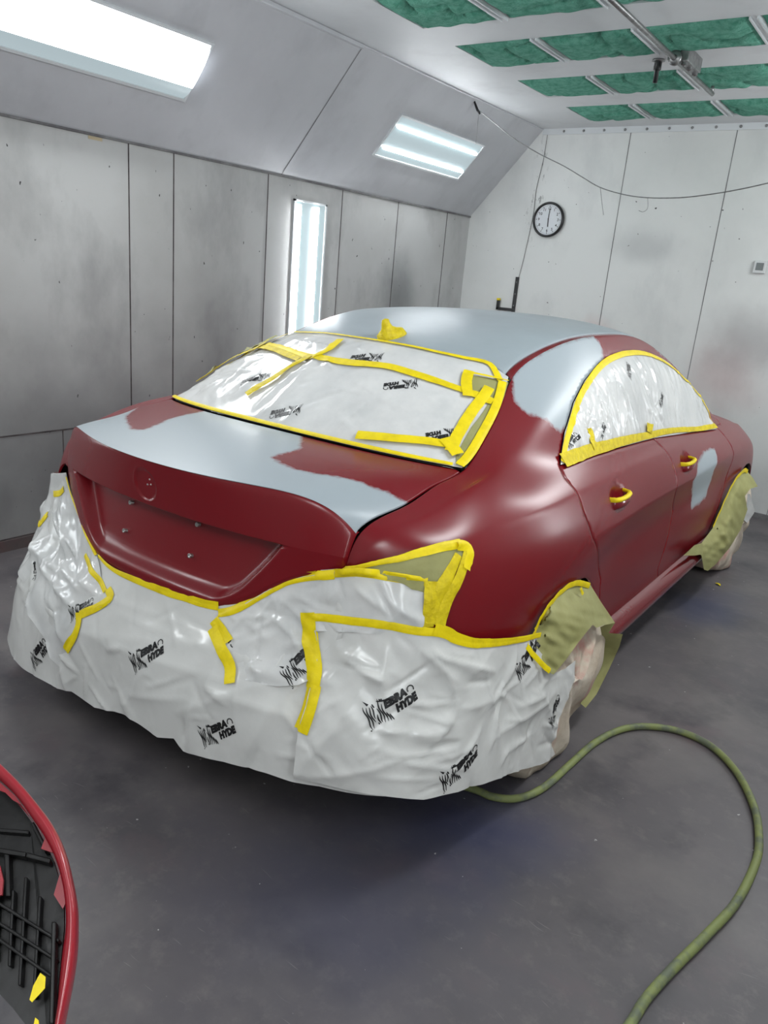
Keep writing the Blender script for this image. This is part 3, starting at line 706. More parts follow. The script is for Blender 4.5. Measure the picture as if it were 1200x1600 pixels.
# rear quarter + C pillar + roof rail + A pillar form one outer panel
aR = arch(0.0, .352, math.radians(20), math.radians(180 - 24))
u_end = 2.28
quarter = [np.array((-.90, 0.))] + [np.array((u, 0.)) for u in (-.83, -.69, -.55, -.40, -.27, -.11, .06, .25, .5, .85, 1.3, 1.62, 1.95, 2.28)]
quarter += [np.array((2.28, .42)), f_shut[0]] + [wF] + [win[i] for i in range(11, -1, -1)] + rear_shut[1:] + [np.array((.33, VB))]
quarter += aR + [np.array(SIDE.near((.885, -.40, .30))), np.array((-.62, .98)), np.array((-.86, .90))]
pq = panel('quarter_panel', SIDE, quarter, M['paint'], car, .011, 1, primer=primer_a, mirror=True)
if True:
    rear_door = [wb] + lowwin + [wB] + b_shut[1:] + [np.array((.9, VB))] + rear_shut[::-1][:-1]
    front_door = [wB] + lowwin2 + [wF, f_shut[0]] + f_shut[1:] + [np.array((1.6, VB))] + b_shut[::-1][:-1]
def pocket(c, rx, rz, dep):
    c = np.array(c)
    def f(uv, p):
        q = np.sqrt(((p[:, 1] - c[1]) / rx) ** 2 + ((p[:, 2] - c[2]) / rz) ** 2); return -dep * np.clip(1.25 - q, 0, 1) ** .6 * (q < 1.25)
    return f
hc1 = SIDE.ev([U(966, 776)])[0]; hc2 = SIDE.ev([U(1072, 722)])[0]
no = lambda uv, p: np.full(len(uv), -1.)
rd = panel('rear_door', SIDE, rear_door, M['paint'], car, .011, 1, primer=no, mirror=True, disp=pocket(hc1, .066, .034, .017))
fd = panel('front_door', SIDE, front_door, M['paint'], car, .012, 1, primer=primer_d, mirror=True, disp=pocket(hc2, .066, .034, .017))
aF = arch(2.70, .352, math.radians(8), math.radians(172), 20)
fender = f_shut[:1] + [np.array((2.28, .42)), np.array((2.28, 0.)), np.array((2.66, 0.)), np.array((3.05, 0.)), np.array((3.40, 0.)), np.array((3.40, 1.1)), np.array((3.2, 1.1))] + aF + [np.array(SIDE.near((.87, 2.27, .34)))] + f_shut[::-1][:-1]
panel('front_fender', SIDE, fender, M['paint'], car, .016, 1, primer=no, mirror=True)
# roof, with the sunken red moulding beside it
roof = [np.array(p) for p in [(.06, -.95), (.035, -.8), (.0, -.5), (-.02, 0), (.0, .5), (.035, .8), (.06, .95), (.5, .95), (.9, .95), (1.28, .95), (1.28, 0), (1.28, -.95), (.9, -.95), (.5, -.95)]]
GT = [CAB.hit(*p) for p in [(797, 590), (769, 571), (728, 561), (687, 552), (646, 543), (606, 536), (566, 529), (525, 524), (485, 523)]]
gtop = np.array([g for g in GT]); 
mirr = np.array([(g[0], -g[1]) for g in gtop if g[1] > .08])
gcurve = np.vstack([[g for g in gtop if g[1] > .08], mirr[::-1]])     # symmetric upper glass edge
print('GLASS TOP', np.round(gcurve, 3).tolist())
s_of = 0.955
roofp = [np.array((max(gcurve[0][0], .02) + .012, s_of))] + [np.array((g[0] + .012, min(max(g[1], -s_of), s_of) * .985)) for g in gcurve] + [np.array((max(gcurve[-1][0], .02) + .012, -s_of))]
roofp += [np.array((u, -s_of)) for u in (.3, .6, .9, 1.27)] + [np.array((1.27, s)) for s in (-.5, 0, .5)] + [np.array((u, s_of)) for u in (1.27, .9, .6, .3)]
roof_o = panel('roof', CAB, roofp, M['primer'], car, .018, 1)
mold = [np.array((.085, .955)), np.array((.3, .955)), np.array((.6, .955)), np.array((.9, .955)), np.array((1.27, .955)), np.array((1.27, 1.0)), np.array((.9, 1.0)), np.array((.6, 1.0)), np.array((.3, 1.0)), np.array((.05, 1.0))]
panel('roof_molding', CAB, mold, M['paint_gloss'], car, .008, 1, sink=.006, ring=.002, mirror=True, off=-.004)
# glass
glass = [np.array((-.393, s)) for s in (.985, .6, .3, 0, -.3, -.6, -.985)] + [np.array((u, -.99)) for u in (-.27, -.11, .02)] + [np.array((g[0] + .004, g[1])) for g in gcurve[::-1]] + [np.array((u, .99)) for u in (.02, -.11, -.27)]
glass = [np.array((g[0], max(-.998, min(.998, g[1] * 1.01)))) for g in glass]
panel('rear_window', CAB, glass, M['glass'], car, .03, 1, sink=.002, off=-.004)
panel('windshield', WIND, [np.array(p) for p in [(1.31, -.97), (1.31, 0), (1.31, .97), (2.27, .97), (2.27, 0), (2.27, -.97)]], M['glass'], car, .03, 1, sink=.002, off=-.003)
panel('hood', HOOD, [np.array(p) for p in [(2.28, -.99), (2.28, 0), (2.28, .99), (2.8, .99), (3.38, .99), (3.38, 0), (3.38, -.99), (2.8, -.99)]], M['paint'], car, .03, 1, primer=no)
panel('side_window', SIDE, list(win), M['glass'], car, .03, 1, sink=.002, off=-.006, mirror=True)
# boot lid: top skin and rear skin are one part
GREY_LID = [(110, 672), (160, 655), (196, 651), (199, 662), (204, 671), (225, 672), (246, 664), (267, 654), (292, 648), (321, 642), (400, 655), (478, 676), (471, 681), (466, 702), (440, 708), (422, 715), (438, 724), (455, 732), (490, 740), (525, 745), (560, 753), (579, 761), (600, 767), (617, 778), (622, 785), (640, 792), (600, 830), (566, 858), (543, 823), (530, 812), (510, 800)]
S_ = np.array([LID.mu, LID.mv]); gl = np.array(PX(LID, GREY_LID)) 
gl[0] = (-.86, -1.1); gl[1] = (-.52, -1.1); gl[24] = (-.66, 1.12); gl[25] = (-.75, 1.12)
gl_tail = np.array([(-.86, .985), (-.86, .9), (-.86, .8)]); gl = np.vstack([gl[:27 - 1], gl_tail]) * S_
uv1, T1, d1 = fill([np.array((-.83, s)) for s in np.linspace(-.992, .992, 40)] + [np.array((u, .992)) for u in (-.76, -.69, -.6, -.5)] + [np.array((-.405, s)) for s in np.linspace(.992, -.992, 30)] + [np.array((u, -.992)) for u in (-.5, -.6, -.69, -.76)], .010, S_, (), .004)
p1 = LID.ev(uv1); a_, b_, n1 = LID.jac(uv1); n1 *= np.sign(n1[:, 2:3])
rimtop = (uv1[:, 0] > -.83 + 1e-4) & (d1 < 1e-5)
p1 = p1 - n1 * np.where(rimtop, .007, 0)[:, None]; pr1 = signed(gl, uv1 * S_); T1 = orient(p1, T1, n1)
ns, nt_ = 320, 150
Sg, Tg = np.meshgrid(np.linspace(-.992, .992, ns), np.concatenate([np.linspace(0, .03, 6)[:-1], np.linspace(.03, .30, 20)[:-1], np.linspace(.30, .50, 50)[:-1], np.linspace(.50, 1, nt_ - 5 - 19 - 49)]), indexing='ij')
p2 = face_fn(Sg.ravel(), Tg.ravel())
edge = (np.abs(Sg.ravel()) > .9919) | (Tg.ravel() > .999)
p2[edge, 1] += .010
f2 = [(i * nt_ + j, i * nt_ + j + 1, (i + 1) * nt_ + j + 1, (i + 1) * nt_ + j) for i in range(ns - 1) for j in range(nt_ - 1)]
lipd = -(np.interp(Tg.ravel(), [0, .012, .03], [-.03, 0, .03])); pr2 = np.where(np.abs(Sg.ravel()) < .93, lipd, -.05)
pr2 = np.where(Tg.ravel() < .012, np.interp(Sg.ravel(), [-1, -.97, .80, .86], [.0, .02, .02, -.03]), -.05)
vv = np.vstack([p1, p2]); ff = [tuple(t) for t in T1] + [tuple(k + len(p1) for k in q) for q in f2]
trunk = mesh_obj('trunk_lid', vv, ff, M['paint'], car, attr={'primer': np.concatenate([pr1, pr2])})
# studs and badge holes
def stud(px, sc=1.):
    uv = FACE.hit(*px); p = FACE.ev([uv])[0]; a, b, n = FACE.jac([uv]); n = n[0] * (1 if n[0][1] < 0 else -1)
    bm = bmesh.new(); q = Vector(n).to_track_quat('Z', 'Y').to_matrix().to_4x4(); mt = Matrix.Translation(Vector(p)) @ q
    lathe(bm, [(0.0001, .004), (.0026 * sc, .004), (.003 * sc, .011), (.0062 * sc, .012), (.0066 * sc, .010), (.006 * sc, 0), (.0075 * sc, -.002)], mt, 14)
    o = bm_obj('plate_stud', bm, M['steel'], trunk, True); return p, n
for p_ in [(208, 785), (198, 829), (312, 819), (300, 868)]: stud(p_)
for p_ in [(234, 749), (231, 757), (236, 757)]:
    uv = FACE.hit(*p_); p = FACE.ev([uv])[0]
    bm = bmesh.new(); bmesh.ops.create_uvsphere(bm, u_segments=8, v_segments=6, radius=.0028, matrix=Matrix.Translation(Vector(p))); bm_obj('badge_hole', bm, M['steel'], trunk, True)
# dark inner shell closing every gap
def shell(name, surf, fu, off, nu=80, nv=40, both=False):
    u0, u1, v0, v1 = surf.b; Ug, Vg = np.meshgrid(np.linspace(u0, u1, nu), np.linspace(v0, v1, nv), indexing='ij')
    uv = np.stack([Ug.ravel(), Vg.ravel()], 1); p = surf.ev(uv); a, b, n = surf.jac(np.clip(uv, [u0 + .002, v0 + .002], [u1 - .002, v1 - .002])); p = p + n * fu(n)[:, None] * off
    f = [(i * nv + j, i * nv + j + 1, (i + 1) * nv + j + 1, (i + 1) * nv + j) for i in range(nu - 1) for j in range(nv - 1)]
    return p, f
shv, shf = [], []
def add_sh(p, f):
    o = sum(len(x) for x in shv); shv.append(p); shf.extend([tuple(k + o for k in q) for q in f])
ps, fs = shell('s', SIDE, lambda n: np.ones(len(n)), .022, 120, 40)
# keep the shell out of the wheel openings
def cutw(f, p):
    out = []
    for q in f:
        c = p[list(q)].mean(0)
        if c[1] < -.60 or math.hypot(c[1], c[2] - .315) < .37 or math.hypot(c[1] - 2.70, c[2] - .315) < .37: continue
        out.append(q)
    return out
fs = cutw(fs, ps); add_sh(ps, fs); add_sh(ps * np.array([-1, 1, 1]), fs)
for sf in (LID, CAB, WIND, HOOD):
    ps, fs = shell('s', sf, lambda n: -np.sign(n[:, 2]), .020, 40, 40)
    if sf is LID: ps = ps * np.array([.93, 1, 1]) + np.array([0, .0, -.015]); fs = [q for q in fs if -.86 < ps[list(q)][:, 1].mean()]
    if sf is HOOD: ps = ps * np.array([.97, 1, 1]) + np.array([0, -.03, -.02])
    if sf is CAB: ps = ps * np.array([.985, 1, 1])
    add_sh(ps, fs)
ps, fs = shell('s', FACE, lambda n: 0 * n[:, 0], .0, 40, 24); ps = ps * np.array([.93, 1, 1]) + np.array([0, .09, 0]); add_sh(ps, fs)
inner = mesh_obj('body_shell', np.vstack(shv), shf, M['shell'], car)
boxes('underbody', [((-.60, -.80, .22), (.60, -.40, .34)), ((-.62, -.41, .16), (.62, 2.36, .34)), ((-.84, .37, .18), (.84, 2.31, .26)), ((-.62, 2.30, .2), (.62, 3.3, .3))], M['shell'], car)
# hidden rear and front bumper covers, simple bowed skins
def bumper(sign, y0, name):
    N, Mv = 41, 9; v = []
    for i in range(N):
        x = -.80 + 1.60 * i / (N - 1); a = abs(x) / .80
        for j in range(Mv):
            q = j / (Mv - 1); z = .22 + .42 * q; bulge = .02 * math.sin(math.pi * q)
            v.append((x, y0 + sign * ((.40 if sign > 0 else .36) * a ** 3.4 - bulge), z))
    f = [(i * Mv + j, i * Mv + j + 1, (i + 1) * Mv + j + 1, (i + 1) * Mv + j) for i in range(N - 1) for j in range(Mv - 1)]
    return mesh_obj(name, v, f, M['paint_gloss'], car)
bumper(1, -1.005, 'rear_bumper'); bumper(-1, 3.50, 'front_bumper')
# side skirts
def skirt(sx):
    prof = [(.845, .345), (.872, .338), (.902, .318), (.912, .296), (.908, .272), (.893, .246), (.84, .225)]
    ys = np.linspace(.355, 2.34, 24); v = []
    for y in ys:
        k = .012 * (min(1, (y - .355) / .12) - 1)
        for x, z in prof: v.append((sx * (x + k), y, z))
    n = len(prof); f = [(i * n + j, i * n + j + 1, (i + 1) * n + j + 1, (i + 1) * n + j) for i in range(len(ys) - 1) for j in range(n - 1)]
    f += [tuple(range(n)), tuple(range((len(ys) - 1) * n, len(ys) * n))]
    mesh_obj('side_skirt', v, f, M['paint_gloss'], car)
skirt(1); skirt(-1)
# wheels
def wheel(x, y, sx):
    bm = bmesh.new(); mt = Matrix.Translation((x, y, .315)) @ Matrix.Rotation(sx * math.pi / 2, 4, 'Y')
    lathe(bm, [(.225, -.10), (.29, -.11), (.312, -.09), (.315, -.03), (.315, .03), (.312, .09), (.29, .105), (.235, .10), (.225, -.10)], mt, 40)
    t = bm_obj('wheel', bm, M['rubber'], car, True)
    bm = bmesh.new(); lathe(bm, [(.225, .08), (.215, .04), (.20, .05), (.06, .06), (.03, .05), (.001, .05)], mt, 40)
    for k in range(5): box(bm, (-.03, .03, .045), (.03, .21, .085), mt @ Matrix.Rotation(k * 2 * math.pi / 5, 4, 'Z'))
    bm_obj('rim', bm, M['alloy'], t)
for sx in (1, -1):
    for y in (0, 2.70): wheel(sx * .765, y, sx)
# door handles: a paint-coloured lower bow with a tape-wrapped grip
def handle(cc, parent, sx=1):
    H = lambda a, b, c: (sx * (cc[0] + a), cc[1] + b, cc[2] + c)
    bm = bmesh.new(); pts = smooth_path([H(-.012, -.068, -.010), H(.012, -.060, -.008), H(.024, -.03, -.006), H(.027, .02, -.003), H(.020, .060, .002), H(-.010, .072, .004)], 5)
    rings = []
    N = len(pts)
    for i, p in enumerate(pts):
        t = i / (N - 1); h = .018 - .004 * t; d = .010; sec = []
        for k in range(12):
            q = 2 * math.pi * k / 12; sec.append(bm.verts.new((p[0] + sx * d * math.cos(q) * .8, p[1], p[2] + h * math.sin(q) - .012)))
        rings.append(sec)
    for i in range(N - 1):
        for k in range(12): bm.faces.new([rings[i][k], rings[i][(k + 1) % 12], rings[i + 1][(k + 1) % 12], rings[i + 1][k]])
    bm.faces.new(rings[0]); bm.faces.new(rings[-1])
    o = bm_obj('door_handle', bm, M['paint_gloss'], parent, True)
    return o, pts
def tape_wrap(pts, parent, sx=1):
    bm = bmesh.new(); rings = []; N = len(pts)
    for i, p in enumerate(pts):
        t = i / (N - 1); h = .0105 - .004 * t; sec = []
        for k in range(10):
            q = 2 * math.pi * k / 10; wob = 1 + .08 * math.sin(i * 1.7 + k * 2.3)
            sec.append(bm.verts.new((p[0] + sx * .0095 * math.cos(q) * wob, p[1], p[2] + h * math.sin(q) * wob + .008)))
        rings.append(sec)
    for i in range(N - 1):
        for k in range(10): bm.faces.new([rings[i][k], rings[i][(k + 1) % 10], rings[i + 1][(k + 1) % 10], rings[i + 1][k]])
    bm.faces.new(rings[0]); bm.faces.new(rings[-1])
    o = bm_obj('grip_tape', bm, M['tape'], parent, True); o['label'] = 'yellow tape wrapped round the upper grip of the door handle'
for door, c in ((rd, hc1), (fd, hc2)):
    for k, sx in ((0, 1), (1, -1)):
        h, pts = handle(c, door[k], sx)
        if sx == 1: tape_wrap(pts, h)
# roof antenna wrapped in tape
ap = on(0, 0.0, 612, 526); 
auv = CAB.hit(613, 524); A0 = CAB.ev([auv])[0]
bm = bmesh.new(); rings = []
base = [(.0, 1.0, .0), (.012, .97, .002), (.022, .80, .004), (.030, .55, .012), (.042, .34, .019), (.056, .25, .023), (.070, .19, .025), (.074, .0, .025)]
for hgt, s_, sh_ in base:
    ring = []
    for k in range(24):
        q = 2 * math.pi * k / 24; rad_x = .040 * s_ + .002; rad_y = .068 * s_ + .003; w_ = 1 + .05 * math.sin(3 * q + hgt * 160)
        ring.append(bm.verts.new((rad_x * math.cos(q) * w_, rad_y * math.sin(q) * w_ - sh_ * 1.6, hgt - .010 * math.sin(q) * (1 - hgt / .08) * 0)))
    rings.append(ring)
for i in range(len(rings) - 1):
    for k in range(24): bm.faces.new([rings[i][k], rings[i][(k + 1) % 24], rings[i + 1][(k + 1) % 24], rings[i + 1][k]])
bm.faces.new(rings[-1])
_, _, an = CAB.jac([auv]); an = an[0] * np.sign(an[0][2])
for v_ in bm.verts: v_.co = Vector(v_.co) 
aq = Vector((0, 0, 1)).rotation_difference(Vector(an)).to_matrix().to_4x4()
bmesh.ops.transform(bm, matrix=Matrix.Translation(Vector(A0) + Vector(an) * -.004) @ aq, verts=bm.verts)
ant = bm_obj('roof_antenna', bm, M['tape_old'], car, True); ant['label'] = 'shark fin roof antenna wrapped in crumpled yellow tape'
# ------------------------------------------------------------------ masking film, paper and tape
FU = [0, .3, .57, .74, .88, 1.05, 1.24, 1.46, 1.66, 1.91]
FZ = [-.02, .15, .30, .50, .65, .80, .88, .95]
FP = {
 .95: [(0,-.99),(.3,-.965),(.55,-.885),(.655,-.82),(.74,-.72),(.785,-.58),(.81,-.42),(.84,-.2),(.84,0),(.83,.25)],
 .88: [(0,-1.0),(.3,-.973),(.55,-.893),(.680,-.845),(.775,-.745),(.835,-.60),(.866,-.42),(.882,-.2),(.884,0),(.88,.25)],
 .80: [(0,-1.0),(.3,-.975),(.55,-.895),(.71,-.85),(.80,-.755),(.858,-.60),(.886,-.42),(.898,-.2),(.900,0),(.89,.25)],
 .65: [(0,-1.01),(.3,-.99),(.55,-.93),(.725,-.87),(.82,-.77),(.875,-.60),(.896,-.42),(.902,-.2),(.901,0),(.89,.25)],
 .50: [(0,-1.08),(.3,-1.065),(.56,-1.01),(.74,-.925),(.845,-.80),(.895,-.61),(.912,-.42),(.925,-.2),(.93,0),(.92,.25)],
 .30: [(0,-1.10),(.3,-1.09),(.57,-1.045),(.77,-.955),(.88,-.82),(.93,-.62),(.95,-.42),(.965,-.2),(.975,0),(.96,.25)],
 .15: [(0,-1.11),(.3,-1.105),(.58,-1.06),(.79,-.97),(.905,-.83),(.945,-.62),(.965,-.42),(.98,-.2),(.985,0),(.97,.25)],
 -.02:[(0,-1.12),(.3,-1.115),(.59,-1.07),(.80,-.98),(.92,-.84),(.96,-.62),(.975,-.42),(.99,-.2),(.99,0),(.98,.25)]}
CFU = nat_cardinal([-q for q in FU[:0:-1]] + FU); CFZ = nat_cardinal(FZ)
G = np.zeros((2 * len(FU) - 1, len(FZ), 2))
for jz, z in enumerate(FZ):
    r = np.array(FP[z]); G[:, jz] = np.vstack([(r * [-1, 1])[:0:-1], r])
# the film swings out at the left rear corner
for jz, z in enumerate(FZ):
    if z < .7:
        k = (.7 - z) / .7
        for iu in range(len(FU) - 1):
            q = FU[:0:-1][iu]; wgt = math.exp(-((q - .95) / .35) ** 2); G[iu, jz] += np.array([-.085, -.035]) * wgt * k ** .7
def film_fn(u, v):
    xy = np.einsum('ni,nj,ijk->nk', nat_basis(CFU, u), nat_basis(CFZ, v), G)
    return np.stack([xy[:, 0], xy[:, 1], v], 1)
FILM = Surf(film_fn, -1.91, 1.91, -.02, .95, 360, 110)

def seg_field(Q, segs):
    """ridges along line segments: rows (x0, y0, x1, y1, width, height)"""
    h = np.zeros(len(Q))
    for x0, y0, x1, y1, wd, am in segs:
        a = np.array([x0, y0]); ab = np.array([x1 - x0, y1 - y0]); L = max(ab @ ab, 1e-9); t = ((Q - a) @ ab) / L; tc_ = np.clip(t, 0, 1)
        d = np.linalg.norm(Q - a - tc_[:, None] * ab, axis=1); h += am * np.exp(-d / wd) * (.35 + .65 * np.sin(np.pi * np.clip(tc_, .0, 1)) ** .7)
    return h
def crumple(Q, seed, n, amp, size, dirs=None, wd=.02, fine=.45):
    rs = np.random.RandomState(seed); lo, hi = Q.min(0), Q.max(0); segs = []
    for k in range(n):
        c = lo + (hi - lo) * rs.rand(2)
        a = rs.uniform(0, math.pi) if dirs is None or rs.rand() < .25 else rs.choice(dirs) + rs.normal(0, .22)
        L = size * rs.uniform(.5, 1.6); d = np.array([math.cos(a), math.sin(a)]) * L / 2
        segs.append((*(c - d), *(c + d), wd * rs.uniform(.5, 1.5), amp * rs.uniform(.3, 1) * rs.choice([1, 1, -1])))
    h = seg_field(Q, segs)
    # facets: pleats that switch direction from place to place
    g = np.zeros(len(Q))
    for k in range(5):
        a = rs.uniform(0, math.pi); c = lo + (hi - lo) * rs.rand(2); R = size * rs.uniform(1.2, 3.); q = Q - c
        win_ = np.exp(-(q ** 2).sum(1) / R ** 2); t = (q @ [math.cos(a), math.sin(a)]) / (size * rs.uniform(.35, .8))
        g += win_ * np.abs(t - np.round(t))
    return h + amp * fine * g
def low_wave(Q, seed, amp, scale):
    rs = np.random.RandomState(seed); h = np.zeros(len(Q))
    for k in range(5):
        a = rs.uniform(0, 6.28); h += np.sin((Q @ [math.cos(a), math.sin(a)]) * 2 * math.pi / (scale * rs.uniform(.6, 1.6)) + rs.uniform(0, 6.28))
    return amp * h / 2.2
ALLB = {}
class Sheet:
    def __init__(s, surf, out, off, disp, pins=None, pin_w=.05):
        s.f, s.out, s.off, s.disp, s.pins, s.pw = surf, out, off, disp, pins or [], pin_w; s.bvh = None; s.pin_off = .004; s.S = np.array([surf.mu, surf.mv])
    def pos(s, uv, extra=0.):
        uv = np.asarray(uv, float); Q = uv * s.S; p = s.f.ev(uv); a, b, n = s.f.jac(uv); n = n * s.out(n)[:, None]
        h = s.disp(Q) if s.disp else np.zeros(len(uv))
        off = np.full(len(uv), s.off)
        if s.pins:
            d = np.full(len(uv), 9.)
            for q in s.pins: d = np.minimum(d, pdist(np.array(q) * s.S, Q, closed=False))
            fade = 1 - np.exp(-(d / s.pw) ** 1.5); h = h * fade; off = min(s.off, s.pin_off) + (s.off - min(s.off, s.pin_off)) * fade
        h = np.maximum(h, -(off - .0025) * .9)
        P = p + n * (off + h + extra)[:, None]
        ex = np.broadcast_to(extra, (len(uv),))
        if s.bvh is not None and np.any(ex > 0):       # lie on the finished sheet, never under it
            for i in range(len(P)):
                hs = [r[3] for r in (B.ray_cast(Vector(p[i] + n[i] * .09), Vector(-n[i]), .10) for B in ALLB.get(id(s.f), [])) if r[0] is not None]
                if hs: P[i] = p[i] + n[i] * (.09 - min(hs) + ex[i])
        return P, n
    def build(s, name, poly, m, parent=None, step=.010):
        uv, T, d = fill(poly, step, s.S, (), 0)
        p, n = s.pos(uv); T = orient(p, T, n); s.bvh = BVHTree.FromPolygons([tuple(q) for q in p], [tuple(map(int, t)) for t in T]); ALLB.setdefault(id(s.f), []).append(s.bvh); return mesh_obj(name, p, T, m, parent)
    def pts(s, L): return [np.array(s.f.hit(*q)) if len(q) == 2 else np.array(q[1:]) for q in L]
    def tape(s, pts, wdt, parent, m='tape', extra=.0022, name='tape_strip', seed=0, wob=.02):
        """a strip of tape stuck along px points on this sheet; wdt is the tape width"""
        rs = np.random.RandomState(seed + len(pts)); C = s.pts(pts); P3 = s.f.ev(C)
        if len(C) > 2: C = [np.array(c) for c in smooth_path([tuple(c) + (0,) for c in C], 4)[:, :2]]; P3 = s.f.ev(C)
        D = [C[0]]
        for i in range(1, len(C)):
            k = max(1, int(np.linalg.norm(P3[i] - P3[i - 1]) / .008))
            for t in range(1, k + 1): D.append(C[i - 1] + (C[i] - C[i - 1]) * t / k)
        D = np.array(D); P = s.f.ev(D); t = np.gradient(P, axis=0); t /= np.maximum(np.linalg.norm(t, axis=1, keepdims=True), 1e-9)
        a, b, n = s.f.jac(D); n = n * s.out(n)[:, None]; sd = np.cross(n, t)
        W = np.interp(np.linspace(0, 1, len(D)), np.linspace(0, 1, len(wdt)), wdt) if hasattr(wdt, '__len__') else np.full(len(D), wdt)
        j = np.cumsum(rs.normal(0, 1, len(D))); j = (j - np.linspace(j[0], j[-1], len(D))) * wob * W / 2; rows = []
        M_ = 6
        for q in np.linspace(-1, 1, M_):
            uv = s.f.step(D, sd * (W * q / 2 + j)[:, None]); e = extra + (0.0006 if abs(q) < .9 else -.0008)
            rows.append(s.pos(uv, e + .0009 * np.abs(np.sin(np.arange(len(D)) * .9 + seed)) * (1 if m != 'tape' else .35))[0])
        V = np.stack(rows, 1).reshape(-1, 3); f = [(i * M_ + k, i * M_ + k + 1, (i + 1) * M_ + k + 1, (i + 1) * M_ + k) for i in range(len(D) - 1) for k in range(M_ - 1)]
        return mesh_obj(name, V, f, M[m], parent)
    def logo(s, a_px, b_px, parent, size=.132, flip=1, extra=.0013):
        """printed logo whose lettering runs from px a to px b"""
        A, B = s.pts([a_px, b_px]); PA, PB = s.f.ev([A, B]); c = (A + B) / 2
        _, _, n = s.f.jac([c]); n = n[0] * s.out(n)[0]; t = PB - PA; t = t - n * (t @ n); t /= np.linalg.norm(t); up = np.cross(n, t) * flip
        V, F = LOGO; V = (V - [.5, .0]) * size
        D3 = V[:, :1] * t + V[:, 1:2] * up; uv = s.f.step(np.repeat([c], len(V), 0), D3)
        p, _ = s.pos(uv, extra); return mesh_obj('printed_logo', p, F, M['ink'], parent, smooth=False)
def build_logo():
    """striped star-like beast at the left, then EBRA over HYDE in heavy slanted capitals and a curl at the end; unit width"""
    V, F = [], []
    def addpoly(pts):
        o = len(V); V.extend(pts); F.append(tuple(range(o, o + len(pts))))
    def text(s_, x0, y0, hgt, wid):
        cu = bpy.data.curves.new('t', 'FONT'); cu.body = s_; cu.size = 1; cu.offset = .085; cu.shear = .28; cu.fill_mode = 'FRONT'; cu.resolution_u = 2
        o = bpy.data.objects.new('t', cu); COL.objects.link(o); dg = bpy.context.evaluated_depsgraph_get(); me = o.evaluated_get(dg).to_mesh()
        P = np.array([v.co[:2] for v in me.vertices]); lo, hi = P.min(0), P.max(0); P = (P - lo) / (hi - lo) * [wid, hgt] + [x0, y0]
        oo = len(V); V.extend([tuple(q) for q in P]); F.extend([tuple(oo + k for k in f.vertices) for f in me.polygons]); o.to_mesh_clear(); bpy.data.objects.remove(o); bpy.data.curves.remove(cu)
    text('EBRA', .37, .02, .155, .47); text('HYDE', .52, -.155, .155, .47)
    # stripes left of and behind the big initial: short leaning bars inside two triangles, slashed by a white diagonal
    rs = random.Random(3)
    bars = []
    quad = np.array([(-.02, -.20), (.20, -.16), (.44, -.23), (.36, .04), (.44, .20), (.30, .26), (.16, .17), (.03, .24), (.05, .02)])
    for k in range(11):
        x0 = .0 + k * .042; col = []
        for y in np.linspace(-.25, .28, 60):
            x = x0 + .012 * math.sin(y * 22 + k * 1.3) + y * .10
            ok = inside(quad, np.array([[x, y]]))[0] and abs((x - .20) - (y - .02) * .42) > .020 and not (x > .36 and -.03 < y < .19)
            if ok: col.append((x, y))
            elif col:
                if len(col) > 2: bars.append(col)
                col = []
        if len(col) > 2: bars.append(col)
    for col in bars:
        n_ = len(col); hw = [.0135 * math.sin(math.pi * (i + .6) / (n_ + .2)) ** .5 for i in range(n_)]
        for i in range(n_ - 1):
            (x, y), (x2, y2) = col[i], col[i + 1]; addpoly([(x - hw[i], y), (x + hw[i], y), (x2 + hw[i + 1], y2), (x2 - hw[i + 1], y2)])
    for k in range(9):   # the curl above the last letters
        a0, a1 = math.radians(200 - k * 28), math.radians(200 - (k + 1) * 28 + 4)
        addpoly([(.93 + r * math.cos(a), .085 + r * math.sin(a)) for r, a in ((.075, a0), (.05, a0), (.05, a1), (.075, a1))])
    addpoly([(.10, .31), (.17, .22), (.13, .20)]); addpoly([(.30, .22), (.46, .17), (.45, .14), (.31, .19)])
    bm = bmesh.new(); vs = [bm.verts.new((x, y, 0)) for x, y in V]
    for f in F:
        try: bm.faces.new([vs[i] for i in f])
        except ValueError: pass
    bmesh.ops.triangulate(bm, faces=bm.faces)
    for it in range(4):
        ed = [e for e in bm.edges if e.calc_length() > .045]
        if not ed: break
        bmesh.ops.subdivide_edges(bm, edges=ed, cuts=1); bmesh.ops.triangulate(bm, faces=bm.faces)
    bm.verts.index_update(); V = [v.co[:2] for v in bm.verts]; F = [tuple(v.index for v in f.verts) for f in bm.faces]; bm.free()
    return np.array(V, float), F
LOGO = build_logo()
outx = lambda n: -np.ones(len(n))
def out_film(n): return np.ones(len(n))
_, _, nt = FILM.jac([(0., .4)]); SGN = -1. if nt[0][1] > 0 else 1.
outf = lambda n: np.full(len(n), SGN)
outz = lambda n: -np.ones(len(n))
def P_(surf, L): return [surf.hit(*q) for q in L]
def segs_px(surf, L):
    S = np.array([surf.mu, surf.mv]); o = []
    for x0, y0, x1, y1, wd, am in L:
        a = np.array(surf.hit(x0, y0)) * S; b = np.array(surf.hit(x1, y1)) * S; o.append((*a, *b, wd, am))
    return o

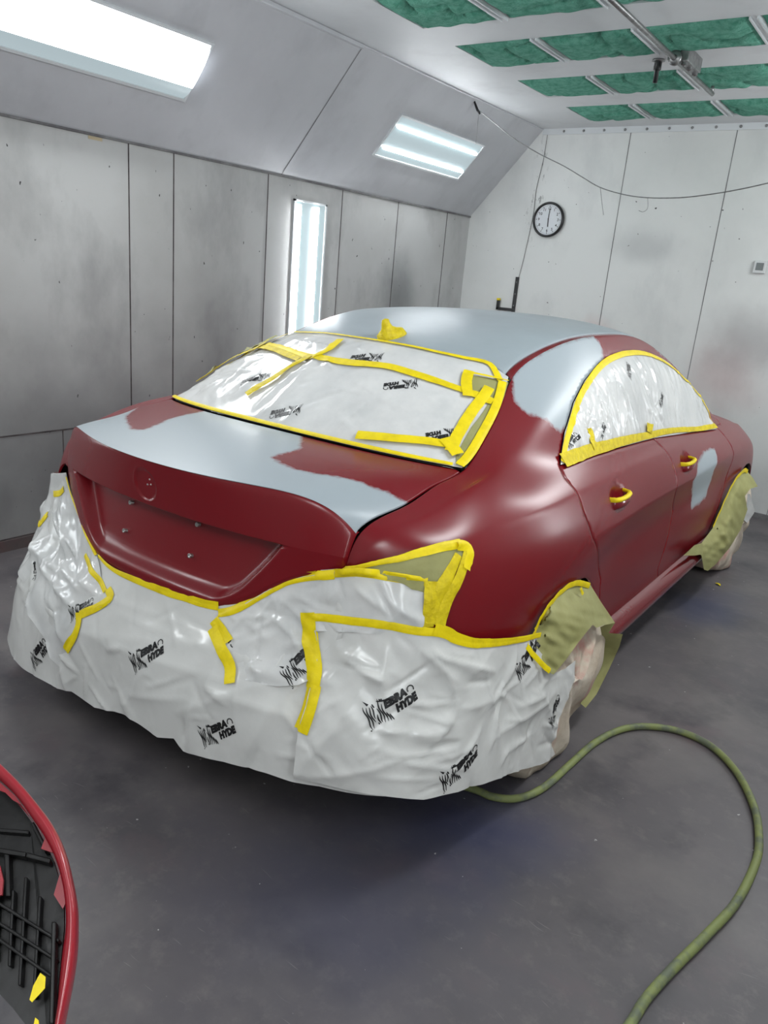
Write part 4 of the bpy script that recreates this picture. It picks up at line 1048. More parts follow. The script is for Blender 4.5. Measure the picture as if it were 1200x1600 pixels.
# ---- base bumper sheet (whole rear, left arch to right of centre)
T_L = [(108, 738), (116, 765), (126, 790), (136, 815), (146, 842), (159, 868), (173, 883), (192, 895), (229, 911), (262, 923), (292, 932), (320, 941), (346, 946)]
T_R = [(346, 946), (362, 943), (380, 935), (400, 923), (420, 911), (440, 901), (470, 893), (500, 889), (530, 887)]
pin1 = P_(FILM, T_L + T_R[1:])
hem = [(21, 1023), (54, 1050), (92, 1075), (117, 1079), (154, 1102), (200, 1115), (225, 1133), (250, 1150), (277, 1151), (284, 1162), (292, 1171), (354, 1187), (417, 1206), (458, 1219), (500, 1226), (545, 1236), (600, 1240)]
base_poly = [(-1.62, .60), (-1.40, .645), (-1.22, .70), (-1.02, .74), (-.92, .77)] + [tuple(q) for q in pin1] + [(.64, .84), (.66, .5)] + P_(FILM, hem[::-1]) + P_(FILM, [(17, 1010)]) + [(-1.12, .14), (-1.3, .18), (-1.6, .22)]
main_segs = segs_px(FILM, [(150, 990, 340, 1010, .03, .006), (345, 1000, 480, 1060, .03, .006), (130, 985, 420, 1075, .03, .010), (205, 1085, 300, 1090, .02, .008), (280, 1110, 420, 1065, .03, .010), (300, 1170, 310, 1090, .03, .014),
                           (220, 1150, 190, 1080, .03, .010), (110, 1080, 100, 1030, .03, .012), (160, 930, 330, 985, .018, .004), (190, 960, 470, 1050, .02, .006), (330, 1075, 460, 1120, .025, .010), (390, 1180, 430, 1100, .03, .010), (60, 1045, 70, 980, .03, .014)])
def dmain(Q): return seg_field(Q, main_segs) + crumple(Q, 5, 150, .010, .12, wd=.008) + crumple(Q, 6, 260, .0035, .05, wd=.005) + low_wave(Q, 3, .004, .35)
base = Sheet(FILM, outf, .010, dmain, [pin1], .07); base.pin_off = .010
film1 = tag(base.build('masking_film', base_poly, M['film'], step=.0085), 'white printed masking film skirt hanging under the boot lid, hem above the floor', 'masking film')
base.tape(T_L[5:], [.010, .020, .026, .026], film1, seed=1)
left_edge = [(111, 745), (120, 775), (131, 805), (144, 840), (157, 868)]
for a, b in (((212, 1040), (262, 1008)), ((322, 1152), (370, 1130)), ((60, 1035), (76, 1004)), ((392, 966), (380, 985))):
    base.logo(a, b, film1)
base.logo((63, 905), (68, 868), film1, .10)
# ---- left overlay sheet
ov_poly = P_(FILM, [(109, 740), (120, 773), (132, 805), (145, 840), (158, 868), (162, 880), (165, 905), (182, 930), (178, 945), (150, 958), (130, 966), (122, 985), (113, 1005), (108, 1035), (102, 1041), (92, 1025), (76, 990), (60, 960), (45, 915)]) + [(-1.25, .55), (-1.4, .56), (-1.45, .66), (-1.2, .68), (-1.02, .74), (-.92, .775)]
lsegs = segs_px(FILM, [(88, 790, 100, 840, .012, .010), (100, 795, 112, 870, .012, .012), (105, 820, 125, 865, .010, .010), (75, 830, 62, 870, .014, .014), (62, 858, 104, 900, .012, .012), (62, 858, 88, 840, .012, .010), (70, 880, 130, 955, .012, .013), (100, 880, 135, 925, .012, .012),
                        (50, 920, 96, 1035, .014, .014), (120, 845, 128, 880, .010, .008), (110, 860, 98, 900, .012, -.010), (130, 900, 165, 940, .012, .009), (85, 930, 110, 1000, .02, .010), (55, 800, 75, 780, .012, .012)])
left = Sheet(FILM, outf, .016, lambda Q: seg_field(Q, lsegs) * 1.25 + crumple(Q, 8, 90, .008, .08, wd=.008) + low_wave(Q, 9, .006, .2), [P_(FILM, T_L)], .045); left.pin_off = .015
film2 = tag(left.build('masking_film', ov_poly, M['film_shiny'], step=.008), 'crinkled glossy masking film sheet over the left rear corner of the car', 'masking film')
left.tape(left_edge, .008, film2, seed=2)
left.tape([(140, 868), (150, 888), (163, 908), (172, 926)], .018, film2, seed=3)
left.tape([(176, 922), (180, 936), (160, 950), (131, 962)], .026, film2, seed=4, extra=.003)
left.tape([(131, 958), (128, 985), (112, 1014)], .028, film2, seed=5, extra=.004)
left.tape([(92, 772), (100, 770), (106, 763)], .022, film2, seed=6)
left.tape([(62, 812), (72, 822), (84, 804)], .022, film2, seed=7)
left.logo((122, 962), (150, 944), film2, .105)
# ---- middle sheet under the boot lid's right half and tail light
mid_poly = P_(FILM, [(345, 962), (362, 952), (385, 942), (405, 930), (425, 917), (445, 907), (475, 898), (505, 894), (530, 893), (570, 896), (610, 899), (660, 908), (657, 975), (640, 985), (560, 985), (500, 985), (500, 1064), (488, 1062), (470, 1071), (440, 1073), (410, 1070), (392, 1063), (378, 1064), (370, 1040), (358, 1000), (348, 975)])
msegs = segs_px(FILM, [(400, 975, 440, 925, .012, .012), (436, 965, 452, 925, .010, .010), (436, 965, 470, 1000, .012, .012), (440, 965, 400, 985, .012, .010), (395, 1045, 450, 1055, .014, .012), (400, 1035, 412, 1060, .01, .012), (450, 1010, 485, 1005, .014, .008), (380, 1010, 440, 990, .02, .008),
                        (530, 905, 520, 940, .012, .008), (560, 915, 600, 950, .012, .008), (600, 930, 640, 965, .012, .008), (470, 930, 500, 945, .012, .008)])
mid = Sheet(FILM, outf, .017, lambda Q: seg_field(Q, msegs) * 1.1 + crumple(Q, 18, 70, .009, .09, wd=.007), [P_(FILM, T_R)], .04); mid.pin_off = .015
film3 = tag(mid.build('masking_film', mid_poly, M['film_shiny'], step=.008), 'creased masking film sheet between the boot lid edge and the right tail light', 'masking film')
mid.tape([(346, 957), (365, 953), (385, 943), (408, 928), (430, 915), (455, 903), (490, 897), (527, 895)], .024, film3, seed=8)
mid.tape([(527, 893), (560, 892), (600, 899), (662, 909)], .022, film3, seed=9)
mid.tape([(340, 968), (352, 985), (364, 1005)], .034, film3, seed=10, extra=.004)
mid.tape([(338, 982), (352, 1010), (366, 1040), (368, 1068)], .032, film3, seed=11, extra=.006)
mid.logo((462, 1052), (492, 1018), film3)
# ---- the right side sheet
rt_top = [(480, 957), (540, 961), (600, 967), (640, 975), (672, 980), (690, 985), (705, 993), (730, 1000), (765, 1000), (800, 997), (832, 990)]
rt_poly = P_(FILM, rt_top + [(826, 1008), (860, 1050), (886, 1030), (884, 1060), (876, 1090), (868, 1120), (858, 1148), (856, 1165), (861, 1176), (840, 1187), (800, 1201), (760, 1214), (720, 1227), (680, 1238), (655, 1243), (620, 1239), (585, 1234), (540, 1224), (500, 1214), (466, 1207), (468, 1170), (472, 1138), (483, 1100), (492, 1060), (485, 1010)])
rsegs = segs_px(FILM, [(560, 1010, 545, 1035, .012, .012), (545, 1030, 600, 1065, .014, .012), (600, 1060, 570, 1045, .01, .010), (590, 1135, 630, 1140, .014, .012), (640, 1142, 680, 1140, .014, .014), (680, 1140, 690, 1108, .012, .014), (655, 1010, 700, 1060, .014, .012),
                       (690, 1050, 700, 1090, .014, .010), (680, 1020, 760, 1045, .012, .014), (670, 1010, 690, 1030, .012, .010), (470, 1200, 545, 1110, .016, .010), (540, 1120, 570, 1060, .016, .008), (700, 1180, 700, 1120, .03, .010), (800, 1100, 840, 1080, .02, .012), (760, 1150, 860, 1080, .03, .012),
                       (620, 1180, 480, 1205, .02, .010), (720, 1100, 780, 1080, .03, .010), (800, 1010, 780, 1060, .02, .012), (560, 1180, 600, 1150, .03, .008), (830, 1080, 860, 1130, .02, .010)])
right = Sheet(FILM, outf, .022, lambda Q: seg_field(Q, rsegs) * 1.15 + crumple(Q, 28, 110, .0095, .12, wd=.008) + crumple(Q, 29, 160, .0035, .05, wd=.005) + low_wave(Q, 31, .006, .4), [P_(FILM, rt_top)], .05); right.pin_off = .018
film4 = tag(right.build('masking_film', rt_poly, M['film'], step=.0075), 'large white printed masking film sheet over the right rear corner reaching the rear wheel', 'masking film')
right.tape([(484, 961), (540, 966), (600, 972), (650, 982), (676, 984)], .022, film4, seed=12)
right.tape([(672, 980), (690, 984), (705, 993), (730, 1000), (765, 1000), (800, 996), (834, 989)], [.034, .026, .020, .016], film4, seed=13, extra=.004)
right.tape([(487, 954), (490, 1000), (496, 1045), (492, 1075)], .042, film4, seed=14, extra=.003)
right.tape([(495, 1070), (487, 1105), (475, 1138)], .042, film4, seed=15, extra=.005)
for a, b in (((578, 1118), (640, 1080)), ((686, 1216), (727, 1170)), ((800, 1045), (824, 1003))): right.logo(a, b, film4, .142)
right.logo((853, 1120), (862, 1096), film4, .10)
# ---- tail light: olive paper wedge with thick tape
tl_poly = P_(SIDE, [(548, 892), (575, 886), (610, 880), (650, 872), (690, 863), (712, 857), (720, 860), (716, 872), (700, 892), (676, 915), (664, 925), (640, 918), (600, 905)])
tl = Sheet(SIDE, outx, .022, lambda Q: crumple(Q, 41, 24, .004, .06, wd=.01), None)
paper1 = tag(tl.build('masking_paper', tl_poly, M['paper'], step=.008), 'olive masking paper wedge taped over the right tail light', 'masking paper')
tl.tape([(534, 887), (570, 882), (610, 875), (650, 866), (690, 857), (712, 853)], [.010, .014, .020, .022], paper1, seed=16, extra=.003)
tl.tape([(705, 856), (720, 858), (724, 868), (718, 888)], [.022, .024, .024, .024], paper1, seed=17, extra=.005)
tl.tape([(722, 862), (712, 890), (698, 920), (686, 948), (680, 972)], [.026, .026, .028, .03, .03], paper1, m='tape_old', seed=18, extra=.004)
tl.tape([(708, 868), (692, 898), (676, 930), (668, 970)], [.020, .034, .036, .034], paper1, m='tape_old', seed=19, extra=.002)
tl.tape([(668, 905), (664, 940), (663, 975)], .030, paper1, m='tape_old', seed=20, extra=.0035)
# ---- rear window film
topc = [(tuple(g)) for g in gcurve]
gw = [(-.396, .99), (-.396, .6), (-.396, .3), (-.396, 0), (-.396, -.3), (-.396, -.6), (-.396, -.985), (-.27, -.985), (-.11, -.985), (0.0, -.985)] + [(g[0] - .004, g[1] * .99) for g in gcurve[::-1]] + [(0.02, .992), (-.11, .992), (-.27, .992)]
wsegs = segs_px(CAB, [(400, 640, 500, 560, .010, .012), (420, 645, 510, 555, .008, .010), (365, 625, 410, 590, .010, .012), (340, 615, 400, 575, .010, .010), (310, 620, 350, 600, .010, .012), (350, 645, 400, 655, .008, .010), (330, 600, 395, 585, .008, .010), (375, 575, 420, 560, .010, .012),
                      (400, 655, 425, 640, .010, .012), (445, 590, 470, 570, .010, .008), (500, 565, 525, 580, .008, .007), (540, 660, 560, 690, .008, .007), (470, 640, 430, 680, .01, .01), (560, 600, 620, 640, .02, .006), (620, 640, 690, 620, .02, .006), (460, 540, 520, 545, .008, .010), (440, 545, 480, 535, .008, .010), (560, 545, 580, 560, .008, .006)])
def dwin(Q):
    uvw = Q / np.array([CAB.mu, CAB.mv]); lf = np.clip((-.35 - uvw[:, 1]) / .5, 0, 1)
    return seg_field(Q, wsegs) * 1.2 + crumple(Q, 51, 70, .0045, .12, wd=.008) + lf * (crumple(Q, 52, 60, .010, .07, wd=.008) + .018 * np.sin(np.pi * np.clip((uvw[:, 0] + .4) / .45, 0, 1))) + low_wave(Q, 53, .002, .3)
edge_pin = gw + [gw[0]]
rw = Sheet(CAB, outz, .007, dwin, [edge_pin], .05)
film5 = tag(rw.build('masking_film', gw, M['film_shiny'], step=.010), 'crumpled glossy masking film taped over the rear window', 'masking film')
flat = Sheet(CAB, outz, .004, None); flat.bvh = rw.bvh
olive = [rw.f.hit(*p) for p in [(737, 590), (760, 593), (793, 601), (795, 620), (785, 645), (766, 680), (742, 712), (728, 732), (712, 729), (712, 712), (735, 672), (765, 628), (735, 612)]]
o = Sheet(CAB, outz, .0075, lambda Q: crumple(Q, 55, 14, .002, .06)).build('olive_paper', olive, M['paper'], film5); o['label'] = 'olive paper strip showing along the right side of the rear window'
# border tape
def uvtape(sh, pts, wdt, parent, **k): return sh.tape([(None, *p) for p in pts], wdt, parent, **k)
uvtape(flat, [(-.392, .95), (-.392, .6), (-.392, .2), (-.392, -.3), (-.392, -.7), (-.392, -.975)], .015, film5, seed=21, extra=.006, wob=.01)
rgt = [(-.394, .978), (-.33, .982), (-.27, .982), (-.19, .981), (-.11, .98), (-.04, .975), (.012, .965)]
uvtape(flat, rgt, .028, film5, seed=22, extra=.007, wob=.01)
tp = [(.015, .955)] + [(g[0] - .008, g[1] * .985) for g in gcurve if abs(g[1]) < .93] + [(.015, -.955)]
uvtape(flat, tp, [.026, .016, .011, .010, .010], film5, seed=23, extra=.006, wob=.01)
uvtape(flat, [(.015, -.96), (-.04, -.965), (-.11, -.966), (-.2, -.968)], .02, film5, seed=24, extra=.010)
for pts, wd, mt_, ex, sd_ in [
    ([(418, 545), (450, 552), (490, 562), (540, 570), (600, 576), (650, 590), (700, 606), (745, 622), (768, 632)], .032, 'tape', .006, 25),
    ([(533, 536), (515, 552), (490, 565)], .032, 'tape', .009, 26),
    ([(488, 560), (455, 580), (425, 600), (388, 622)], .030, 'tape_old', .010, 27),
    ([(470, 566), (440, 556), (410, 552), (380, 562), (352, 578)], .028, 'tape_old', .009, 28),
    ([(430, 535), (410, 552), (375, 570), (335, 590), (308, 600)], .026, 'tape_old', .014, 29),
    ([(732, 585), (727, 604), (730, 625)], .036, 'tape', .010, 30),
    ([(762, 612), (742, 640), (725, 665), (711, 690), (702, 712)], .036, 'tape', .012, 31),
    ([(559, 685), (610, 689), (660, 694), (700, 700)], .034, 'tape', .010, 32),
    ([(694, 692), (705, 706), (714, 718)], .040, 'tape', .014, 33),
    ([(735, 588), (765, 594), (792, 600)], .012, 'tape', .010, 34)]:
    rw.tape(pts, wd, film5, m=mt_, extra=ex, seed=sd_)
# olive paper puffed up at the left upper corner
lp = [rw.f.hit(*p) for p in [(336, 590), (360, 575), (390, 560), (420, 545), (440, 535), (430, 531), (405, 536)]] + [(-.02, -.97), (-.12, -.975), (-.24, -.975)]
o = Sheet(CAB, outz, .024, lambda Q: crumple(Q, 57, 22, .009, .06, wd=.01)).build('paper_fold', lp, M['paper'], film5); o['label'] = 'puffed olive paper fold at the upper left of the rear window'
for a, b in (((652, 601), (600, 608)), ((478, 640), (418, 652)), ((720, 677), (664, 686)), ((590, 560), (556, 563)), ((420, 590), (384, 602))): rw.logo(a, b, film5, .115)
# ---- side window film
sp = [tuple(q) for q in win]
ssegs = []
rs = np.random.RandomState(4)
bx0 = [(905, 700), (935, 690), (960, 684), (985, 676), (1010, 672), (1030, 668), (1060, 664), (1085, 662)]
for k in range(44):     # long folds fanning out of the sill tape
    x = rs.uniform(895, 1100); y = 700 - (x - 895) * .20; L = rs.uniform(35, 110); dx = -L * rs.uniform(.0, .45) + rs.uniform(-8, 8)
    ssegs.append((x, y, x + dx, y - L, rs.uniform(.005, .010), rs.uniform(.008, .017) * rs.choice([1, 1, -1])))
ssegs = segs_px(SIDE, ssegs)
sw = Sheet(SIDE, outx, .016, lambda Q: seg_field(Q, ssegs) + crumple(Q, 61, 60, .006, .10, dirs=[1.57, 1.8, 1.3], wd=.006), [sp + [sp[0]]], .03)
film6 = tag(sw.build('masking_film', sp, M['film_shiny'], step=.008), 'pleated glossy masking film taped over the side windows of the doors', 'masking film')
sflat = Sheet(SIDE, outx, .004, None); sflat.bvh = sw.bvh
sflat.tape([(877, 724), (884, 680), (898, 634), (916, 599), (940, 570), (967, 556), (993, 553), (1020, 559), (1044, 573), (1065, 594), (1086, 619), (1102, 645), (1116, 669)], [.020, .022, .026, .026, .022, .018, .016], film6, seed=40, extra=.004, wob=.008)
sflat.tape([(876, 721), (899, 713), (934, 701), (976, 690), (1010, 682), (1060, 674), (1117, 667)], [.052, .040, .030, .026, .026, .026], film6, m='tape_old', seed=41, extra=.006)
sflat.tape([(912, 672), (918, 690), (925, 702)], .04, film6, m='tape_old', seed=42, extra=.010)
sflat.tape([(1006, 664), (1008, 678)], .06, film6, m='tape_old', seed=43, extra=.009)
for a, b in (((978, 598), (976, 565)), ((1024, 640), (1030, 612)), ((933, 685), (937, 668)), ((886, 695), (890, 688))): sw.logo(a, b, film6, .085)

# ---- paper and cloth over the wheels
def relief(name, ctrl, m, amp=.004, seed=0, inner=(), step=3.5, parent=None, size=34, smo=14.):
    C = np.array(list(ctrl) + list(inner), float); poly = np.array([c[:2] for c in ctrl], float)
    uv, T, d = fill(poly, step, (1, 1), (), 0)
    def U_(r): r = np.maximum(r, 1e-6); return r * r * np.log(r)
    K = U_(np.linalg.norm(C[:, None, :2] - C[None, :, :2], axis=2) / 50) + np.eye(len(C)) * smo * .02; Pm = np.hstack([np.ones((len(C), 1)), C[:, :2] / 50])
    sol = np.linalg.solve(np.block([[K, Pm], [Pm.T, np.zeros((3, 3))]]), np.concatenate([C[:, 2], [0, 0, 0]]))
    X = U_(np.linalg.norm(uv[:, None] - C[None, :, :2], axis=2) / 50) @ sol[:len(C)] + np.hstack([np.ones((len(uv), 1)), uv / 50]) @ sol[len(C):]
    h = crumple(uv, seed, 16, 1., size, wd=size * .22); X = X + (h - h.mean()) * amp * np.clip(d / 6, 0, 1)
    p = np.array([on(0, x, *q) for x, q in zip(X, uv)]); T = orient(p, T, np.tile([1., 0, 0], (len(p), 1)))
    return mesh_obj(name, p, T, m, parent)
pw = relief('masking_paper', [(822, 1011, .915), (836, 984, .902), (850, 957, .902), (868, 932, .902), (890, 914, .902), (905, 908, .902), (922, 913, .904), (940, 942, .93), (961, 973, .965), (943, 977, .98), (932, 981, .985), (926, 976, .985), (905, 1002, .985), (885, 1030, .98), (865, 1054, .97), (858, 1051, .965), (840, 1032, .94)], M['paper'], .009, 71,
            inner=[(880, 965, .945), (910, 950, .955), (870, 1000, .95), (925, 960, .965)])
tag(pw, 'olive masking paper hanging from the rear wheel arch over the cloth cover', 'masking paper')
def ptape(ctrl, wd, parent, m='tape', extra=.004, seed=0):
    """tape laid over a relief sheet: px, px, x per point; wd in metres"""
    P = smooth_path([on(0, x + extra, a, b) for a, b, x in ctrl], 6); t = np.gradient(P, axis=0); t /= np.linalg.norm(t, axis=1, keepdims=True)
    sd = np.cross([1., 0, 0], t); sd /= np.linalg.norm(sd, axis=1, keepdims=True); rs = np.random.RandomState(seed); j = rs.normal(0, .0006, len(P)); V = []
    for i, p in enumerate(P):
        for q in (-1, -.4, .4, 1): V.append(p + sd[i] * (wd * q / 2 + j[i]) + np.array([.001 * (abs(q) < .9) + .0008 * math.sin(i * 1.3), 0, 0]))
    return mesh_obj('tape_strip', V, [(i * 4 + k, i * 4 + k + 1, (i + 1) * 4 + k + 1, (i + 1) * 4 + k) for i in range(len(P) - 1) for k in range(3)], M[m], parent)
ptape([(836, 985, .905), (850, 958, .905), (868, 934, .905), (888, 916, .905), (905, 911, .905), (921, 915, .907)], .020, pw, seed=1, extra=.006)
ptape([(838, 984, .903), (824, 1010, .915)], .020, pw, seed=2, extra=.008)
ptape([(823, 1010, .917), (840, 1030, .942), (859, 1049, .967)], .018, pw, seed=3, extra=.008)
ptape([(907, 918, .912), (911, 928, .92)], .014, pw, m='tape_old', seed=4, extra=.012)
flap = relief('paper_flap', [(938, 980, .93), (946, 976, .95), (961, 973, .96), (951, 989, .965), (973, 991, .985), (968, 1010, .98), (952, 1045, .96), (932, 1085, .945), (915, 1106, .94), (907, 1099, .93), (925, 1072, .925), (938, 1040, .92), (943, 1008, .915)], M['paper'], .0012, 73, parent=pw)
def cloth_cover(x0, x1, cy, R, seed, label, squash=1.):
    rs = np.random.RandomState(seed); nr, na = 26, 120; V = []
    prof = [(x0, .93), (x0 + .06, 1.0)] + [(x1 - .10 * math.cos(t) ** 1 + .0, 1.0 - .30 * (1 - math.cos(t)) ** 1) for t in np.linspace(math.pi / 2 - 1.2, math.pi / 2, 6)]
    xs_ = np.interp(np.linspace(0, 1, nr), [0, .12, .42, .58, .72, .86, 1.], [x0, x0 + .03, x1 - .08, x1 - .02, x1, x1 + .012, x1 + .014]); rr_ = np.interp(np.linspace(0, 1, nr), [0, .12, .42, .58, .72, .86, 1.], [.96, 1.0, 1.03, .98, .82, .5, .0])
    ph = rs.uniform(0, 6.28, 8); fr = [3, 5, 7, 9, 11, 4, 6, 13]
    for i in range(nr):
        for k in range(na):
            a = 2 * math.pi * k / na; r = R * rr_[i]; t = i / nr
            f = sum(math.sin(fr[q] * a + ph[q] + 5 * t * (1 if q % 2 else -1)) for q in range(8)) / 8
            g = abs(math.sin(2.5 * a + ph[0] + 7 * t)) ** .5
            r = r * (1 + .05 * f * (rr_[i] > .05)) ; dx = (.035 * f + .03 * g) * (t > .4)
            low = max(0, -math.sin(a)) ; r *= 1 + .04 * low
            y = cy + r * math.cos(a) * squash - .06 * low * low; z = .33 + r * math.sin(a)
            V.append((xs_[i] + dx * (1 - .3 * low) * (1 - min(1, max(0, (z - .35) / .2))) - .05 * min(1, max(0, (z - .42) / .18)) * (xs_[i] > .8), y, min(max(z, .004 + .004 * g), .615 + .01 * g)))
    f_ = [(i * na + k, i * na + (k + 1) % na, (i + 1) * na + (k + 1) % na, (i + 1) * na + k) for i in range(nr - 1) for k in range(na)]
    return tag(mesh_obj('wheel_cover', V, f_, M['cloth']), label, 'wheel cover')
cloth_cover(.62, .915, 0.01, .345, 3, 'cream cloth wheel cover with pink overspray on the right rear wheel')
cloth_cover(.62, .90, 2.70, .335, 5, 'cream cloth wheel cover on the right front wheel behind olive paper')
fp = relief('masking_paper', [(1113, 826, .885), (1125, 798, .888), (1138, 770, .89), (1150, 748, .89), (1162, 735, .89), (1168, 737, .895), (1176, 746, .93), (1184, 760, .97), (1172, 764, .97), (1164, 775, .95), (1167, 792, .96), (1168, 796, .97), (1157, 828, .97), (1140, 856, .96), (1120, 880, .95), (1106, 892, .94), (1100, 890, .93), (1096, 868, .93), (1088, 862, .915), (1095, 850, .90)], M['paper'], .011, 75, inner=[(1140, 800, .94), (1130, 835, .95), (1150, 770, .93)], step=3., size=22, smo=9.)
tag(fp, 'crumpled olive masking paper hanging from the front wheel arch', 'masking paper')
ptape([(1114, 824, .887), (1126, 797, .89), (1139, 768, .892), (1151, 747, .892), (1163, 735, .893), (1168, 737, .896)], .026, fp, seed=5, extra=.006)
wf = relief('masking_film', [(1168, 772, .95), (1172, 772, .95), (1179, 797, .96), (1178, 802, .96), (1168, 817, .96), (1161, 812, .95), (1166, 796, .94)], M['film'], .003, 76, step=3., size=12)
tag(wf, 'small white film flap sticking out behind the front wheel arch paper', 'masking film')
# strip of olive paper lying on the front end of the side skirt
sk = relief('masking_paper', [(1068, 868, .915), (1085, 852, .912), (1098, 848, .912), (1098, 866, .935), (1085, 868, .92)], M['paper'], .003, 77, step=3., size=10)
tag(sk, 'narrow olive paper strip along the front end of the side skirt', 'masking paper')

# ------------------------------------------------------------------ hose on the floor
hp = [(.55, -.55), (.66, -.44), (.782, -.363), (.869, -.349), (.934, -.297), (.974, -.187), (.989, -.009), (1.005, .188), (1.048, .342), (1.116, .436), (1.221, .494), (1.343, .479), (1.456, .375), (1.548, .206), (1.594, .047), (1.609, -.085), (1.598, -.286), (1.559, -.475), (1.522, -.632), (1.498, -.756), (1.491, -.846), (1.50, -1.1), (1.58, -1.5)]
HP = [(-.2, -.3), (.2, -.45)]
hose_px = [(730, 1230), (770, 1245), (810, 1247), (850, 1230), (890, 1195), (930, 1160), (970, 1140), (1010, 1135), (1060, 1142), (1110, 1165), (1150, 1205), (1178, 1260), (1186, 1310), (1180, 1350), (1150, 1410), (1100, 1465), (1050, 1515), (1010, 1560), (985, 1600)]
H3 = [(.2, -.42, .0135), (.5, -.46, .0135)] + [tuple(on(2, .0135, *p)) for p in hose_px]
e = np.array(H3[-1]) - np.array(H3[-2]); H3 += [tuple(np.array(H3[-1]) + e * 3), tuple(np.array(H3[-1]) + e * 7 + np.array([.1, 0, 0]))]
ho = tube_obj('air_hose', [(x, y, .0135) for x, y, z in smooth_path(H3, 8)], .0125, M['hose'], None, 12); tag(ho, 'worn green rubber air hose looping over the floor from under the car', 'hose')

# ------------------------------------------------------------------ back wall fittings
ck = empty('wall_clock', 'round black-rimmed wall clock on the back wall', 'clock', (-1.306, YB, 2.128))
mt = Matrix.Rotation(math.pi / 2, 4, 'X')
bm = bmesh.new(); lathe(bm, [(.0, .0), (.132, 0), (.140, .008), (.142, .026), (.136, .036), (.126, .036), (.122, .026)], mt, 48); bm_obj('rim', bm, M['black_plastic'], ck, True)
bm = bmesh.new(); lathe(bm, [(.0001, .020), (.123, .020)], mt, 48); bm_obj('dial', bm, M['face'], ck)
bm = bmesh.new()
for k in range(60):
    a = k * math.pi / 30; L = .012 if k % 5 == 0 else .005; wd = .0022 if k % 5 == 0 else .001
    box(bm, (-wd, .114 - L, .0202), (wd, .114, .0212), mt @ Matrix.Rotation(-a, 4, 'Z'))
bm_obj('minute_marks', bm, M['ink'], ck)
for k in range(1, 13):
    cu = bpy.data.curves.new('n', 'FONT'); cu.body = str(k); cu.size = .030; cu.align_x = 'CENTER'; cu.align_y = 'CENTER'; cu.offset = .0006
    o = bpy.data.objects.new('n', cu); COL.objects.link(o); me = bpy.data.meshes.new_from_object(o.evaluated_get(bpy.context.evaluated_depsgraph_get())); bpy.data.objects.remove(o)
    q = bpy.data.objects.new('numeral', me); me.materials.clear(); me.materials.append(M['ink']); a = k * math.pi / 6; q.matrix_local = mt @ Matrix.Translation((.088 * math.sin(a), .088 * math.cos(a), .0208)); link(q, ck)
for nm, a, L, wd in (('hour_hand', 176, .058, .004), ('minute_hand', 2, .088, .003)):
    bm = bmesh.new(); box(bm, (-wd, -.012, .0225), (wd, L, .024), mt @ Matrix.Rotation(-math.radians(a), 4, 'Z')); bm_obj(nm, bm, M['ink'], ck)
th = empty('thermostat', 'small white thermostat with grey screen at the right of the back wall', 'thermostat', (0, 0, 0))
boxes('housing', [((.388, YB - .024, 1.815), (.472, YB, 1.902))], M['white_plastic'], th, .004); boxes('screen', [((.404, YB - .0255, 1.835), (.456, YB - .0235, 1.888))], M['screen'], th)
jh = empty('wall_hook', 'black J-shaped metal hook bracket on the back wall below the clock', 'hook')
boxes('back_plate', [((-1.545, YB - .012, 1.345), (-1.513, YB, 1.645))], M['black_plastic'], jh, .002)
boxes('arm', [((-1.69, YB - .035, 1.350), (-1.513, YB - .010, 1.374)), ((-1.69, YB - .035, 1.350), (-1.668, YB - .010, 1.44))], M['black_plastic'], jh, .002)
o = boxes('tip_cap', [((-1.692, YB - .037, 1.433), (-1.666, YB - .008, 1.451))], M['tape'], jh, .002); o['label'] = 'yellow tip of the hook'
for z in (1.40, 1.50, 1.60):
    bm = bmesh.new(); bmesh.ops.create_uvsphere(bm, u_segments=8, v_segments=6, radius=.006, matrix=Matrix.Translation((-1.529, YB - .013, z))); bm_obj('screw', bm, M['galv'], jh)
# frayed cord running down the back wall
cp_ = [on(1, YB - .006, *p) for p in [(856, 206), (849, 250), (838, 296), (834, 330), (826, 370), (818, 405), (810, 436)]]
tag(tube_obj('cord', smooth_path(cp_, 5), .0018, M['trim_dark'], None, 6), 'thin grey cord running down the back wall left of the clock', 'cord')
# string slung across the room
y0 = 3.0
sp_ = [(745, 170), (770, 190), (800, 214), (840, 239), (880, 259), (910, 277), (938, 293), (975, 304), (1012, 309), (1060, 309), (1100, 305), (1150, 297), (1200, 286), (1260, 270)]
st = [on(1, y0, *p) for p in sp_]
line = tag(tube_obj('strung_line', smooth_path(st, 5), .0036, M['galv'], None, 6), 'thin sagging line strung across the room in front of the back wall', 'line')
tube_obj('dangling_wire', smooth_path([on(1, y0, *p) for p in [(938, 293), (940, 312), (943, 336)]], 4), .0018, M['galv'], line, 5)
tube_obj('dangling_wire', smooth_path([on(1, y0, *p) for p in [(1012, 309), (1012, 325), (1005, 331), (998, 329)]], 4), .0018, M['galv'], line, 5)
tube_obj('dangling_wire', smooth_path([on(1, y0, *p) for p in [(748, 176), (746, 200), (743, 226)]], 4), .0015, M['galv'], line, 5)
hk = empty('ceiling_eyebolt', 'dark eyebolt in the ceiling corner holding the sagging line', 'hook')
h0 = on(1, y0, 738, 153)
bm = bmesh.new(); tube(bm, [(h0[0] + .022 * math.cos(a), y0, h0[2] + .022 * math.sin(a)) for a in np.linspace(0, 2 * math.pi, 20)], .005, 8, False); bm_obj('eye', bm, M['dark_metal'], hk, True)
tube_obj('shank', [(XS - .015, y0, ZC - .01), (h0[0] - .01, y0, h0[2] + .012)], .006, M['dark_metal'], hk, 8)
tube_obj('clip', [on(1, y0, 741, 158), on(1, y0, 746, 172), on(1, y0, 750, 178)], [.007, .010, .006], M['dark_metal'], hk, 8)

